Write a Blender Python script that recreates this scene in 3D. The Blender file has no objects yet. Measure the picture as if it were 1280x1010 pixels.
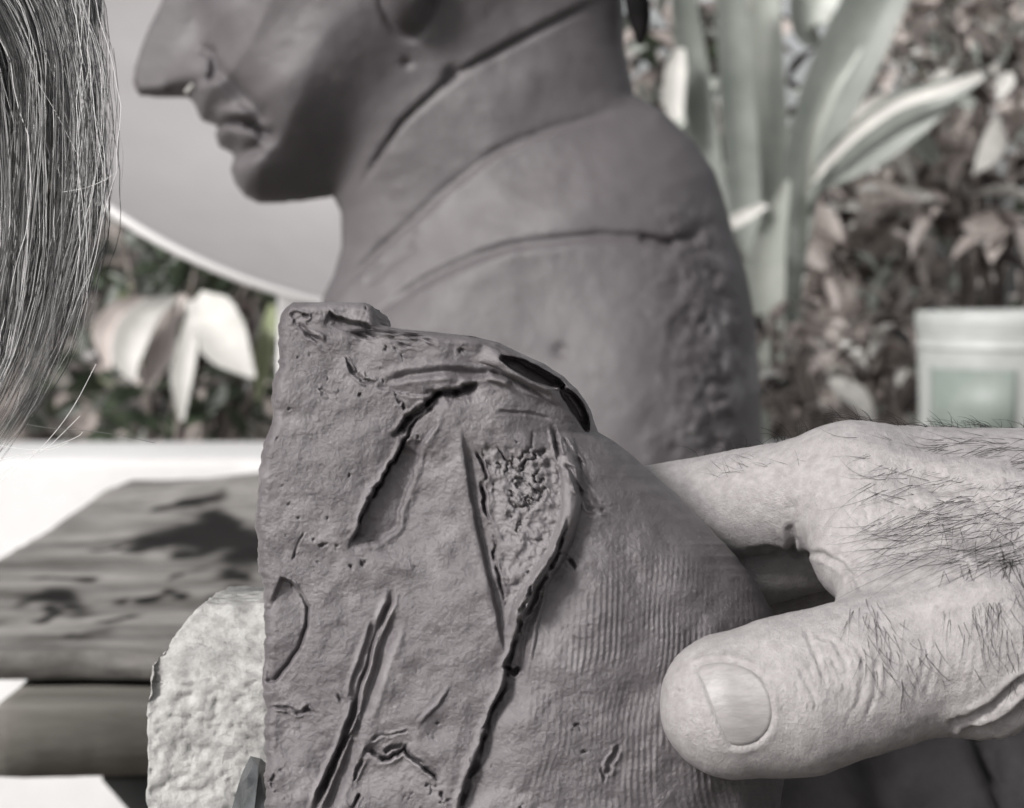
import bpy, math, random
import numpy as np
from mathutils import Vector
random.seed(7); RNG = np.random.default_rng(7)
SC = bpy.context.scene
# ------------------------------------------------------------------ camera
FPX = 2567.0                       # focal length in pixels of a 1280 wide picture
PITCH = math.radians(3.9)
CAM = np.array([0.0, 0.0, 1.0])
cd = bpy.data.cameras.new('camera'); cam = bpy.data.objects.new('camera', cd); SC.collection.objects.link(cam)
cam.location = CAM; cam.rotation_euler = (math.pi/2 - PITCH, 0, 0)
cd.sensor_width = 36.0; cd.lens = 36.0*FPX/1280; cd.clip_start = 0.01; cd.clip_end = 500
cd.dof.use_dof = True; cd.dof.focus_distance = 0.322; cd.dof.aperture_fstop = 37
SC.camera = cam
# ------------------------------------------------------------------ world, sun, exposure
SUN_EL, SUN_AZ = math.radians(33), math.radians(-136)     # azimuth from +Y (ahead of the camera), negative = to the left
w = bpy.data.worlds.new('World'); SC.world = w; w.use_nodes = True
nt = w.node_tree; nt.nodes.clear()
sky = nt.nodes.new('ShaderNodeTexSky'); sky.sky_type = 'NISHITA'; sky.sun_disc = False
sky.sun_elevation = SUN_EL; sky.sun_rotation = SUN_AZ; sky.dust_density = 4.0; sky.air_density = 1.0
hs = nt.nodes.new('ShaderNodeHueSaturation'); hs.inputs['Saturation'].default_value = 0.12
bg = nt.nodes.new('ShaderNodeBackground'); bg.inputs['Strength'].default_value = 0.085
wo = nt.nodes.new('ShaderNodeOutputWorld')
nt.links.new(sky.outputs[0], hs.inputs['Color']); nt.links.new(hs.outputs[0], bg.inputs['Color']); nt.links.new(bg.outputs[0], wo.inputs['Surface'])
sl = bpy.data.lights.new('sun', 'SUN'); sl.energy = 2.6; sl.angle = math.radians(10); sl.color = (1.0, 0.975, 0.95)
sun = bpy.data.objects.new('sun', sl); SC.collection.objects.link(sun); sun.location = (0, 0, 5)
sd = Vector((math.sin(SUN_AZ)*math.cos(SUN_EL), math.cos(SUN_AZ)*math.cos(SUN_EL), math.sin(SUN_EL)))
sun.rotation_euler = sd.to_track_quat('Z', 'Y').to_euler()
SC.view_settings.view_transform = 'Standard'; SC.view_settings.look = 'None'
SC.view_settings.gamma = 1.0; SC.view_settings.exposure = 0.76; SC.view_settings.use_curve_mapping = False
SC.cycles.max_bounces = 8; SC.cycles.transparent_max_bounces = 12
try: SC.cycles.use_denoising = True
except Exception: pass

# ------------------------------------------------------------------ coordinates
# camera space (metres): X right, Y up, D depth.  W() takes it to the world, P() makes a world point from a picture position and a depth.
RT = np.array([1.0, 0, 0]); FW = np.array([0, math.cos(PITCH), -math.sin(PITCH)]); UP = np.array([0, math.sin(PITCH), math.cos(PITCH)])
def W(c):
    c = np.asarray(c, float); return CAM + c[..., 0:1]*RT + c[..., 1:2]*UP + c[..., 2:3]*FW
def cs(px, py, d): return np.stack(np.broadcast_arrays((np.asarray(px, float)-640)/FPX*d, (505-np.asarray(py, float))/FPX*d, d), -1)
def P(px, py, d): return W(cs(px, py, d))
def zw(py, d): return float(P(640, py, d)[2])

# ------------------------------------------------------------------ mesh helpers
def add_obj(name, V, F, mat, parent=None, origin=None, smooth=True, uvcol=None):
    V = np.asarray(V, float)
    o0 = np.array(parent.location if parent is not None and origin is None else (origin if origin is not None else (0, 0, 0)), float)
    if parent is not None:
        base = np.zeros(3); p = parent
        while p is not None: base += np.array(p.location); p = p.parent
        o0 = base
    me = bpy.data.meshes.new(name)
    if isinstance(F, np.ndarray):
        n, k = F.shape
        me.vertices.add(len(V)); me.vertices.foreach_set('co', (V-o0).astype(np.float32).ravel())
        me.loops.add(n*k); me.loops.foreach_set('vertex_index', F.astype(np.int32).ravel())
        me.polygons.add(n); me.polygons.foreach_set('loop_start', np.arange(0, n*k, k, dtype=np.int32))
        try: me.polygons.foreach_set('loop_total', np.full(n, k, np.int32))
        except Exception: pass
        me.update(calc_edges=True)
    else:
        me.from_pydata([tuple(v) for v in (V-o0)], [], [tuple(int(i) for i in f) for f in F]); me.update()
    if smooth: me.polygons.foreach_set('use_smooth', np.ones(len(me.polygons), bool))
    if uvcol is not None:
        at = me.attributes.new('tone', 'FLOAT', 'POINT'); at.data.foreach_set('value', np.asarray(uvcol, np.float32))
    o = bpy.data.objects.new(name, me); SC.collection.objects.link(o)
    if parent is not None: o.parent = parent
    else: o.location = o0
    if mat is not None: me.materials.append(mat)
    return o
def empty(name, loc): 
    o = bpy.data.objects.new(name, None); SC.collection.objects.link(o); o.location = tuple(float(x) for x in loc); o.empty_display_size = .02; return o
def tag(o, label=None, cat=None, group=None, kind=None):
    if label: o['label'] = label
    if cat: o['category'] = cat
    if group: o['group'] = group
    if kind: o['kind'] = kind
    return o
def box(x0, x1, y0, y1, z0, z1):
    V = np.array([[x, y, z] for x in (x0, x1) for y in (y0, y1) for z in (z0, z1)])
    return V, np.array([[0, 1, 3, 2], [4, 6, 7, 5], [0, 4, 5, 1], [2, 3, 7, 6], [0, 2, 6, 4], [1, 5, 7, 3]])
def bevel(o, wd, seg=2):
    m = o.modifiers.new('bevel', 'BEVEL'); m.width = wd; m.segments = seg; m.limit_method = 'ANGLE'
def lathe(prof, n=48, c=(0, 0, 0)):
    V = []; F = []
    for r, z in prof:
        for i in range(n):
            a = 2*math.pi*i/n; V.append((c[0]+r*math.cos(a), c[1]+r*math.sin(a), c[2]+z))
    m = len(prof)
    for j in range(m-1):
        for i in range(n): F.append((j*n+i, j*n+(i+1) % n, (j+1)*n+(i+1) % n, (j+1)*n+i))
    return np.array(V), np.array(F)
def tubes(paths, radii, k=4):
    """paths (N,M,3) world, radii (N,M) -> one mesh"""
    N, M, _ = paths.shape
    T = np.gradient(paths, axis=1); T /= np.linalg.norm(T, axis=2, keepdims=True)+1e-12
    ref = np.where(np.abs(T[..., 1:2]) < .9, np.array([0, 1., 0]), np.array([1., 0, 0]))
    A = np.cross(T, ref); A /= np.linalg.norm(A, axis=2, keepdims=True)+1e-12; B = np.cross(T, A)
    ang = np.arange(k)*2*math.pi/k
    V = paths[:, :, None, :]+radii[:, :, None, None]*(np.cos(ang)[None, None, :, None]*A[:, :, None, :]+np.sin(ang)[None, None, :, None]*B[:, :, None, :])
    idx = np.arange(N*M*k).reshape(N, M, k)
    a = idx[:, :-1, :]; b = idx[:, 1:, :]
    F = np.stack([a, np.roll(a, -1, 2), np.roll(b, -1, 2), b], -1).reshape(-1, 4)
    return V.reshape(-1, 3), F

# ------------------------------------------------------------------ noise and 2D distance tools
_TAB = RNG.random((256, 256))
def vn(x, y, s=0):
    x = np.asarray(x, float)+s*17.3; y = np.asarray(y, float)+s*31.7
    xi = np.floor(x).astype(int); yi = np.floor(y).astype(int); fx = x-xi; fy = y-yi
    fx = fx*fx*(3-2*fx); fy = fy*fy*(3-2*fy)
    a = _TAB[xi & 255, yi & 255]; b = _TAB[(xi+1) & 255, yi & 255]; c = _TAB[xi & 255, (yi+1) & 255]; d = _TAB[(xi+1) & 255, (yi+1) & 255]
    return (a*(1-fx)+b*fx)*(1-fy)+(c*(1-fx)+d*fx)*fy
def fbm(x, y, o=4, s=0):
    t = 0; a = .5
    x = np.asarray(x, float); y = np.asarray(y, float)
    for i in range(o):
        x, y = .8*x+.6*y, -.6*x+.8*y; t = t+a*(vn(x*2**i, y*2**i, s+i)-.5); a *= .5
    return t*2
def sst(a, b, x): 
    t = np.clip((x-a)/(b-a), 0, 1); return t*t*(3-2*t)
def pl(X, Y, poly):
    """distance to a polyline, signed side (positive = on its right when walking with y down), position along it 0..1"""
    poly = np.asarray(poly, float); seg = np.diff(poly, axis=0); L = np.hypot(seg[:, 0], seg[:, 1]); cum = np.r_[0, np.cumsum(L)]
    bd = np.full(np.shape(X), 1e9); bs = np.ones(np.shape(X)); bt = np.zeros(np.shape(X))
    for i in range(len(seg)):
        dx, dy = X-poly[i, 0], Y-poly[i, 1]
        t = np.clip((dx*seg[i, 0]+dy*seg[i, 1])/(L[i]**2+1e-9), 0, 1)
        ex, ey = dx-t*seg[i, 0], dy-t*seg[i, 1]; d = np.hypot(ex, ey); m = d < bd
        bd = np.where(m, d, bd); bs = np.where(m, np.sign(seg[i, 0]*dy-seg[i, 1]*dx+1e-9), bs); bt = np.where(m, (cum[i]+t*L[i])/cum[-1], bt)
    return bd, bs, bt
def inside(X, Y, poly):
    poly = np.asarray(poly, float); c = np.zeros(np.shape(X), bool); n = len(poly)
    for i in range(n):
        x0, y0 = poly[i]; x1, y1 = poly[(i+1) % n]
        if y0 == y1: continue
        k = ((y0 > Y) != (y1 > Y)) & (X < (x1-x0)*(Y-y0)/(y1-y0)+x0); c ^= k
    return c
def gau(X, Y, cx, cy, rx, ry=None, ang=0):
    ry = ry or rx; c, s = math.cos(ang), math.sin(ang); dx, dy = X-cx, Y-cy
    return np.exp(-(((dx*c+dy*s)/rx)**2+((-dx*s+dy*c)/ry)**2))

# ------------------------------------------------------------------ implicit surfaces
def snets(Fv, o, h):
    S = Fv < 0; n = np.array(Fv.shape)-1
    offs = [(i, j, k) for i in (0, 1) for j in (0, 1) for k in (0, 1)]
    sl_ = lambda A, q: A[q[0]:q[0]+n[0], q[1]:q[1]+n[1], q[2]:q[2]+n[2]]
    cnt = np.zeros(n, np.int8)
    for q in offs: cnt += sl_(S, q)
    act = (cnt > 0) & (cnt < 8); I = np.argwhere(act); idx = -np.ones(n, np.int64); idx[act] = np.arange(len(I))
    acc = np.zeros((len(I), 3)); num = np.zeros(len(I))
    val = {q: sl_(Fv, q)[act] for q in offs}
    for q in offs:
        for ax in range(3):
            if q[ax]: continue
            r = list(q); r[ax] = 1; r = tuple(r); fa, fb = val[q], val[r]; m = (fa < 0) != (fb < 0)
            t = np.where(m, fa/np.where(m, fa-fb, 1), 0); p = np.tile(np.array(q, float), (len(I), 1)); p[:, ax] += t
            acc += p*m[:, None]; num += m
    V = o+h*(I+acc/num[:, None]); Q = []
    for ax in range(3):
        b, c = [(1, 2), (2, 0), (0, 1)][ax]
        a0 = [slice(None)]*3; a1 = [slice(None)]*3; a0[ax] = slice(0, -1); a1[ax] = slice(1, None)
        E = np.argwhere(S[tuple(a0)] != S[tuple(a1)]); E = E[(E[:, b] > 0) & (E[:, c] > 0) & (E[:, b] < n[b]) & (E[:, c] < n[c])]
        s0 = S[tuple(a0)][tuple(E.T)]
        def cell(db, dc):
            K = E.copy(); K[:, b] -= db; K[:, c] -= dc; return idx[tuple(K.T)]
        q4 = np.stack([cell(1, 1), cell(0, 1), cell(0, 0), cell(1, 0)], 1); q4[~s0] = q4[~s0][:, ::-1]; Q.append(q4)
    return V, np.concatenate(Q)
def subdiv(V, Q):
    n = len(V); E = np.concatenate([Q[:, [i, (i+1) % 4]] for i in range(4)]); E.sort(axis=1)
    key = E[:, 0]*n+E[:, 1]; u, inv = np.unique(key, return_inverse=True); ea, eb = u//n, u % n
    mid = (V[ea]+V[eb])/2; fc = V[Q].mean(1); m = len(Q); e = [n+inv[i*m:(i+1)*m] for i in range(4)]; f = n+len(u)+np.arange(m)
    Q2 = np.concatenate([np.stack([Q[:, i], e[i], f, e[i-1]], 1) for i in range(4)])
    return np.concatenate([V, mid, fc]), Q2
def grad(f, V, e):
    g = np.stack([f(V+np.eye(3)[i]*e)-f(V-np.eye(3)[i]*e) for i in range(3)], 1)/(2*e); return g
def project(f, V, e, it=2, lim=None):
    for _ in range(it):
        g = grad(f, V, e); s = (g**2).sum(1)+1e-6; st = (f(V)/s)[:, None]*g
        if lim: L = np.linalg.norm(st, axis=1, keepdims=True); st *= np.minimum(1, lim/(L+1e-12))
        V = V-st
    return V
def rcone(p, a, b, ra, rb):
    a = np.asarray(a); b = np.asarray(b); pa = p-a; ba = b-a; h = np.clip(pa@ba/(ba@ba), 0, 1)
    return np.linalg.norm(pa-h[:, None]*ba, axis=1)-(ra+(rb-ra)*h)
def ell(p, c, r):
    q = (p-np.asarray(c))/np.asarray(r); k = np.linalg.norm(q, axis=1); return (k-1)*min(r)
def smin(a, b, k):
    h = np.clip(.5+.5*(b-a)/k, 0, 1); return b*(1-h)+a*h-k*h*(1-h)
def implicit(f, lo, hi, h, levels, e=None, lim=None):
    lo = np.array(lo, float); hi = np.array(hi, float); n = np.ceil((hi-lo)/h).astype(int)+1
    G = np.empty(n); yy, zz = np.meshgrid(lo[1]+h*np.arange(n[1]), lo[2]+h*np.arange(n[2]), indexing='ij')
    step = max(1, 400000//(n[1]*n[2]))
    for i in range(0, n[0], step):
        xs = lo[0]+h*np.arange(i, min(n[0], i+step))
        pts = np.stack([np.repeat(xs, yy.size), np.tile(yy.ravel(), len(xs)), np.tile(zz.ravel(), len(xs))], 1)
        G[i:i+len(xs)] = f(pts).reshape(len(xs), n[1], n[2])
    V, Q = snets(G, lo, h)
    for _ in range(levels): V, Q = subdiv(V, Q); V = project(f, V, e or h*.2, 1, lim)
    V = project(f, V, e or h*.2, 2, lim); return V, Q

# ------------------------------------------------------------------ materials
def mat(name, col, rough=.6, col2=None, scale=40, bump=0.0, bscale=200, spec=.4, detail=6, trans=0.0, coords='Object', metal=0, sss=0, mixlo=.35, mixhi=.65, bdist=.001, stretch=None, tone=None):
    m = bpy.data.materials.new(name); m.use_nodes = True; t = m.node_tree; b = t.nodes['Principled BSDF']
    b.inputs['Roughness'].default_value = rough; b.inputs['Specular IOR Level'].default_value = spec; b.inputs['Metallic'].default_value = metal
    tc = t.nodes.new('ShaderNodeTexCoord'); src = tc.outputs[coords]
    if stretch:
        mp = t.nodes.new('ShaderNodeMapping'); mp.inputs['Scale'].default_value = stretch; t.links.new(src, mp.inputs['Vector']); src = mp.outputs[0]
    if col2 is not None:
        n = t.nodes.new('ShaderNodeTexNoise'); n.inputs['Scale'].default_value = scale; n.inputs['Detail'].default_value = detail; n.inputs['Roughness'].default_value = .65
        r = t.nodes.new('ShaderNodeValToRGB'); r.color_ramp.elements[0].position = mixlo; r.color_ramp.elements[1].position = mixhi
        r.color_ramp.elements[0].color = (*col, 1); r.color_ramp.elements[1].color = (*col2, 1)
        t.links.new(src, n.inputs['Vector']); t.links.new(n.outputs['Fac'], r.inputs['Fac']); t.links.new(r.outputs[0], b.inputs['Base Color'])
        last = r.outputs[0]
    else:
        b.inputs['Base Color'].default_value = (*col, 1); last = None
    if tone:   # per strand / per point tone between two colours
        at = t.nodes.new('ShaderNodeAttribute'); at.attribute_name = 'tone'
        r = t.nodes.new('ShaderNodeValToRGB'); r.color_ramp.elements[0].color = (*tone[0], 1); r.color_ramp.elements[1].color = (*tone[1], 1)
        t.links.new(at.outputs['Fac'], r.inputs['Fac']); t.links.new(r.outputs[0], b.inputs['Base Color'])
    if bump:
        n2 = t.nodes.new('ShaderNodeTexNoise'); n2.inputs['Scale'].default_value = bscale; n2.inputs['Detail'].default_value = 8; n2.inputs['Roughness'].default_value = .7
        bp = t.nodes.new('ShaderNodeBump'); bp.inputs['Strength'].default_value = bump; bp.inputs['Distance'].default_value = bdist
        t.links.new(src, n2.inputs['Vector']); t.links.new(n2.outputs['Fac'], bp.inputs['Height']); t.links.new(bp.outputs[0], b.inputs['Normal'])
    if sss:
        b.inputs['Subsurface Weight'].default_value = sss; b.inputs['Subsurface Radius'].default_value = (1, .6, .5); b.inputs['Subsurface Scale'].default_value = .002
    if trans:
        tr = t.nodes.new('ShaderNodeBsdfTranslucent'); mx = t.nodes.new('ShaderNodeMixShader'); mx.inputs[0].default_value = trans
        if last is not None: t.links.new(last, tr.inputs['Color'])
        else: tr.inputs['Color'].default_value = (*col, 1)
        t.links.new(b.outputs[0], mx.inputs[1]); t.links.new(tr.outputs[0], mx.inputs[2]); t.links.new(mx.outputs[0], t.nodes['Material Output'].inputs['Surface'])
    return m
M = {}
M['clay'] = mat('wet_grey_clay', (.082, .073, .078), .36, (.140, .127, .134), 420, .7, 1800, .55, bdist=.0004, mixlo=.25, mixhi=.75, detail=12)
M['bust'] = mat('bust_clay', (.078, .070, .074), .52, (.112, .102, .107), 14, .3, 150, .4, bdist=.002, mixlo=.3, mixhi=.75)
M['skin'] = mat('skin', (.195, .182, .184), .44, (.365, .346, .348), 600, .8, 2000, .45, sss=.04, bdist=.0004, mixlo=.18, mixhi=.74, detail=12)
M['skin2'] = mat('skin_head', (.13, .115, .112), .5, (.16, .14, .138), 60, .2, 800, .35)
M['nail'] = mat('fingernail', (.205, .193, .194), .34, (.27, .256, .257), 160, .5, 260, .4, bdist=.0003, stretch=(1, 4, 4))
M['dhair'] = mat('dark_body_hair', (.012, .010, .010), .5)
M['hair'] = mat('grey_hair', (.3, .3, .3), .32, spec=.5, tone=((.006, .006, .006), (.85, .84, .84)))
M['sleeve'] = mat('dark_cotton', (.028, .026, .028), .95, (.045, .042, .044), 60, .5, 700, .1)
M['wall'] = mat('white_render', (.52, .516, .516), .85, (.60, .596, .60), 5, .25, 60, .2, bdist=.003)
M['wood'] = mat('weathered_board', (.11, .104, .098), .9, (.32, .306, .292), 14, .6, 40, .08, stretch=(1.0, 2.4, 2.4), bdist=.004, mixlo=.36, mixhi=.62, detail=12)
M['wood2'] = mat('plain_board', (.13, .122, .11), .85, (.23, .22, .20), 8, .4, 60, .1, stretch=(1.0, 6.0, 6.0), bdist=.002)
M['shaded_clay'] = mat('shaded_black_clay', (.008, .008, .008), .95, (.025, .022, .022), 40, spec=.03)  # near-black stands in for shade on the nape curl's clay
M['black'] = mat('black_steel', (.008, .008, .008), .6)
M['stone'] = mat('rough_stone', (.19, .187, .182), .9, (.40, .395, .386), 220, .7, 700, .2, bdist=.0008, mixlo=.3, mixhi=.6)
M['wrap'] = mat('dark_wrap', (.02, .022, .025), .18, (.10, .105, .11), 60, .4, 200, .6, bdist=.001)
M['dish'] = mat('pale_dish', (.36, .342, .346), .8, (.42, .402, .406), 3, .1, 30, .3)
M['dishrim'] = mat('dish_rim', (.80, .785, .785), .6)
M['tub'] = mat('white_tub', (.27, .28, .272), .5, (.36, .37, .362), 12)
M['label'] = mat('green_label', (.13, .155, .138), .5, (.18, .205, .188), 15)
M['earth'] = mat('garden_earth', (.10, .09, .08), .95, (.20, .185, .17), 3, .6, 20, .2, bdist=.02)
M['table'] = mat('dark_table', (.06, .055, .05), .6, (.10, .095, .09), 10, .3, 60, stretch=(1, 6, 6))
def leafm(n, a, b, tr=.35, ro=.4): return mat(n, a, ro, b, 9, 0, spec=.5, trans=tr)
M['lf_green'] = leafm('leaf_grey_green', (.20, .22, .20), (.31, .33, .305))
M['lf_pale'] = leafm('leaf_pale_green', (.34, .365, .33), (.46, .48, .44))
M['lf_dark'] = leafm('leaf_dark_green', (.028, .040, .026), (.075, .095, .06), .25)
M['lf_brown'] = leafm('leaf_brown', (.24, .205, .192), (.42, .372, .352), .35)
M['lf_tan'] = leafm('leaf_tan', (.44, .385, .362), (.62, .565, .54), .35)
M['lf_deep'] = leafm('leaf_red_brown_shade', (.028, .022, .021), (.06, .048, .045), .25)  # red-brown leaves darkened to stand in for shaded gaps in the foliage
M['lf_white'] = leafm('leaf_white_and_glint', (.46, .45, .43), (.66, .65, .62), .3, .6)  # pale leaves; among the shrubs their white also stands in for glints
M['lf_lime'] = leafm('leaf_lime', (.30, .34, .20), (.42, .46, .30), .45)
M['bark'] = mat('bark', (.09, .075, .068), .9, (.16, .14, .13), 30, .5, 80)

def add_patch(m, col):
    t = m.node_tree; b = t.nodes['Principled BSDF']; src = b.inputs['Base Color'].links[0].from_socket
    at = t.nodes.new('ShaderNodeAttribute'); at.attribute_name = 'tone'; mx = t.nodes.new('ShaderNodeMix'); mx.data_type = 'RGBA'
    t.links.new(at.outputs['Fac'], mx.inputs[0]); t.links.new(src, mx.inputs[6]); mx.inputs[7].default_value = (*col, 1); t.links.new(mx.outputs[2], b.inputs['Base Color'])
add_patch(M['wood'], (.012, .011, .011)); add_patch(M['bust'], (.20, .190, .194)); add_patch(M['clay'], (.190, .176, .183))
# ================================================================== SETTING
V, F = box(-40, 40, -20, 60, -.3, 0); tag(add_obj('ground', V, F, M['earth'], smooth=False), kind='structure')
zt = float(P(640, 552, 2.75)[2])
V, F = box(-3.0, 3.0, 2.49, 2.75, -.05, zt); wl = add_obj('garden_wall', V, F, M['wall'], smooth=False); bevel(wl, .012, 3)
tag(wl, 'low white rendered garden wall in front of the planting', 'wall')
V, F = box(-3.0, 3.0, 2.76, 6.5, -.02, zt-.16); tag(add_obj('planting_bed', V, F, M['earth'], smooth=False), kind='structure')

rf = empty('shade_roof', (0, .75, 0)); tag(rf, 'unseen dark timber roof on posts, added to shade the work table', 'shade helper')  # out-of-view roof, added only to hold back light from overhead
for k in range(4):
    V, F = box(-2.0, 2.0, -.15+k*.17, .012+k*.17, 2.28, 2.31); add_obj('shade_plank', V, F, M['table'], rf, smooth=False)
for x in (-1.9, 1.9):
    V, F = box(x-.05, x+.05, -.15, .53, 2.18, 2.281); add_obj('shade_rafter', V, F, M['table'], rf, smooth=False)
    for y in (-.1, .47): V, F = box(x-.045, x+.045, y-.045, y+.045, 0, 2.19); add_obj('post', V, F, M['table'], rf, smooth=False)
# work table the clay piece and the stone stand on (just below the frame)
ZT = zw(505+1135, .300)
tb = empty('work_table', (0, .36, 0)); tag(tb, 'dark wooden work table under the clay piece and stone block', 'table')
V, F = box(-.55, .55, .18, .545, ZT-.03, ZT); bevel(add_obj('table_top', V, F, M['table'], tb, smooth=False), .004)
for x in (-.5, .5):
    for y in (.22, .5):
        V, F = box(x-.025, x+.025, y-.025, y+.025, 0, ZT-.028); add_obj('leg', V, F, M['table'], tb, smooth=False)

# modelling stand with boards
zb = zw(818, .70)
st = empty('modelling_stand', (0, .95, 0)); tag(st, 'black steel modelling stand carrying the weathered boards', 'stand')
zs = zb-.0365
def frust(x0, x1, y0, y1, z0, X0, X1, Y0, Y1, z1):
    V = np.array([[x0, y0, z0], [x1, y0, z0], [x1, y1, z0], [x0, y1, z0], [X0, Y0, z1], [X1, Y0, z1], [X1, Y1, z1], [X0, Y1, z1]])
    return V, np.array([[3, 2, 1, 0], [4, 5, 6, 7], [0, 1, 5, 4], [1, 2, 6, 5], [2, 3, 7, 6], [3, 0, 4, 7]])
zc = float(P(120, 985, .80)[2]); xl = float(P(120, 985, .80)[0])
V, F = box(xl, .20, .80, 1.12, zc, zs+.001); add_obj('head_plate', V, F, M['black'], st, smooth=False)
V, F = frust(-.06, .10, .88, 1.04, zc-.16, xl, .20, .80, 1.12, zc); add_obj('bracket', V, F, M['black'], st, smooth=False)
V, F = box(-.03, .07, .91, 1.01, .03, zc-.155); add_obj('post', V, F, M['black'], st, smooth=False)
for sx, sy in ((1, 1), (1, -1), (-1, 1), (-1, -1)):
    V, F = frust(.02+sx*.30-.02, .02+sx*.30+.02, .96+sy*.26-.02, .96+sy*.26+.02, 0, .02+sx*.03-.02, .02+sx*.03+.02, .96+sy*.03-.02, .96+sy*.03+.02, .12)
    add_obj('leg', V, F, M['black'], st, smooth=False)
def lump(X, Y): return .014*np.exp(-((X+.12)/.10)**2-((Y-1.17)/.05)**2)+.006*np.exp(-((X+.02)/.07)**2-((Y-1.02)/.04)**2)
def board(name, x0, x1, y0, y1, z0, z1, m, seed, nx=60, ny=40, wob=.004, tilt=0):
    """a plank with a worn, slightly wavy top and rough edges"""
    u = np.linspace(0, 1, nx); v = np.linspace(0, 1, ny); U, Vv = np.meshgrid(u, v, indexing='ij')
    X = x0+(x1-x0)*U+(fbm(Vv*9, U*0+seed, 3, seed))*wob*((U < .02)*1.0+(U > .98)); Y = y0+(y1-y0)*Vv+fbm(U*14, Vv*0+seed, 3, seed+3)*wob*((Vv < .02)*1.0+(Vv > .98))
    Y = Y+tilt*(U-.5)*(1-Vv)
    Z1 = z1+fbm(U*6, Vv*12, 4, seed+5)*.0016+(lump(X, Y) if seed == 2 else 0); Z0 = np.full_like(Z1, z0)
    top = np.stack([X, Y, Z1], -1).reshape(-1, 3); bot = np.stack([X, Y, Z0], -1).reshape(-1, 3)
    id_ = np.arange(nx*ny).reshape(nx, ny); q = np.stack([id_[:-1, :-1], id_[1:, :-1], id_[1:, 1:], id_[:-1, 1:]], -1).reshape(-1, 4)
    n = nx*ny; ring = np.r_[id_[:, 0], id_[-1, 1:], id_[-2::-1, -1], id_[0, -2:0:-1]]; r2 = np.roll(ring, -1)
    side = np.stack([ring+n, r2+n, r2, ring], 1)
    return np.concatenate([top, bot]), np.concatenate([q, q[:, ::-1]+n, side])
V, F = board('b', -.232, .135, .70, 1.25, zb-.0095, zb, M['wood'], 2, 150, 190, tilt=.012)
bd1 = add_obj('weathered_board', V, F, M['wood'], origin=(0, .95, zb-.0095), smooth=False)
tag(bd1, 'weathered grey wooden board with black paint stains under the bust', 'board')
# black paint soaked into the worn board (blotches with their own shape, stored on the board's points)
hgt = CAM[2]-zb; nt_ = len(V)//2; tone = np.zeros(len(V))
for px, py, rx, ry in ((270, 672, 80, 15), (325, 692, 50, 20), (45, 757, 36, 9), (120, 772, 11, 6), (75, 727, 14, 5), (190, 740, 11, 5), (222, 722, 12, 6), (146, 745, 12, 5), (240, 635, 26, 5), (308, 727, 14, 8), (150, 688, 9, 5), (20, 775, 14, 6), (100, 800, 18, 10), (280, 655, 40, 9), (200, 690, 18, 6), (260, 745, 12, 5), (60, 800, 10, 4)):
    wd = W(cs(px, py, 1.0))-CAM; tt = -hgt/wd[2]; c = CAM+wd*tt; ex = 1.25*rx/FPX*tt; ey = 1.25*ry/FPX*tt/(hgt/tt)
    qx = V[:, 0]+fbm(V[:, 0]*40, V[:, 1]*25, 3, 111)*.030; qy = V[:, 1]+fbm(V[:, 0]*40+9, V[:, 1]*25, 3, 112)*.05
    k = np.sqrt(((qx-c[0])/ex)**2+((qy-c[1])/ey)**2); tone = np.maximum(tone, sst(1.35, .65, k)*(.55 if px == 100 else .97))
bpy.data.objects.remove(bd1); bd1 = add_obj('weathered_board', V, F, M['wood'], origin=(0, .95, zb-.0095), smooth=False, uvcol=tone)
tag(bd1, 'weathered grey wooden board with black paint stains under the bust', 'board')
V, F = board('b', -.158-.012, .12, .669, 1.10, zb-.0285-.0072, zb-.013, M['wood2'], 9, tilt=.006)
bd2 = add_obj('plain_board', V, F, M['wood2'], origin=(0, .9, zb-.035), smooth=False); tag(bd2, 'thick plain grey board beneath the stained weathered board', 'board')
V, F = box(-.16, .11, .73, 1.09, zb-.0135, zb-.009); bb = add_obj('shadow_gap_sheet', V, F, M['black'], origin=(0, .9, zb-.0135), smooth=False)  # black sheet fills the gap in place of its shadow
tag(bb, 'thin black sheet standing in for the shadow gap between the two stacked boards', 'board')

# ================================================================== DISH behind the face
dd = 2.3; dc = P(390, 113, dd); R = 405/FPX*dd
dish = empty('round_dish', (dc[0], dc[1], 0)); tag(dish, 'large pale grey round dish tilted on a pole behind the clay head', 'dish')
nr, na = 30, 128; rr = np.linspace(0, 1, nr)[1:]; aa = np.linspace(0, 2*math.pi, na, endpoint=False)
e1 = .894*RT-.447*UP; th0 = math.acos(.61); nrm = -math.cos(th0)*FW+math.sin(th0)*(.447*RT+.894*UP); e2_ = np.cross(nrm, e1)
def dishpt(r, a, off): return dc+R*np.asarray(r)[:, None]*(np.cos(a)[:, None]*e1+np.sin(a)[:, None]*e2_)+(.06*R*(np.asarray(r)**2-1)-off)[:, None]*nrm
Vf = np.concatenate([dishpt(np.array([0.]), np.array([0.]), 0)]+[dishpt(np.full(na, r), aa, 0) for r in rr]); Vb = Vf-.012*nrm; n0 = len(Vf)
Ff = [(0, 1+i, 1+(i+1) % na) for i in range(na)]+[(1+j*na+i, 1+(j+1)*na+i, 1+(j+1)*na+(i+1) % na, 1+j*na+(i+1) % na) for j in range(nr-2) for i in range(na)]
add_obj('bowl', np.concatenate([Vf, Vb]), Ff+[tuple(x+n0 for x in f[::-1]) for f in Ff], M['dish'], dish)
pth = dishpt(np.full(na+1, 1.0), np.r_[aa, aa[0]], .006)[None]; V, F = tubes(pth, np.full((1, na+1), .0048), 10); add_obj('rim', V, F, M['dishrim'], dish)
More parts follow.
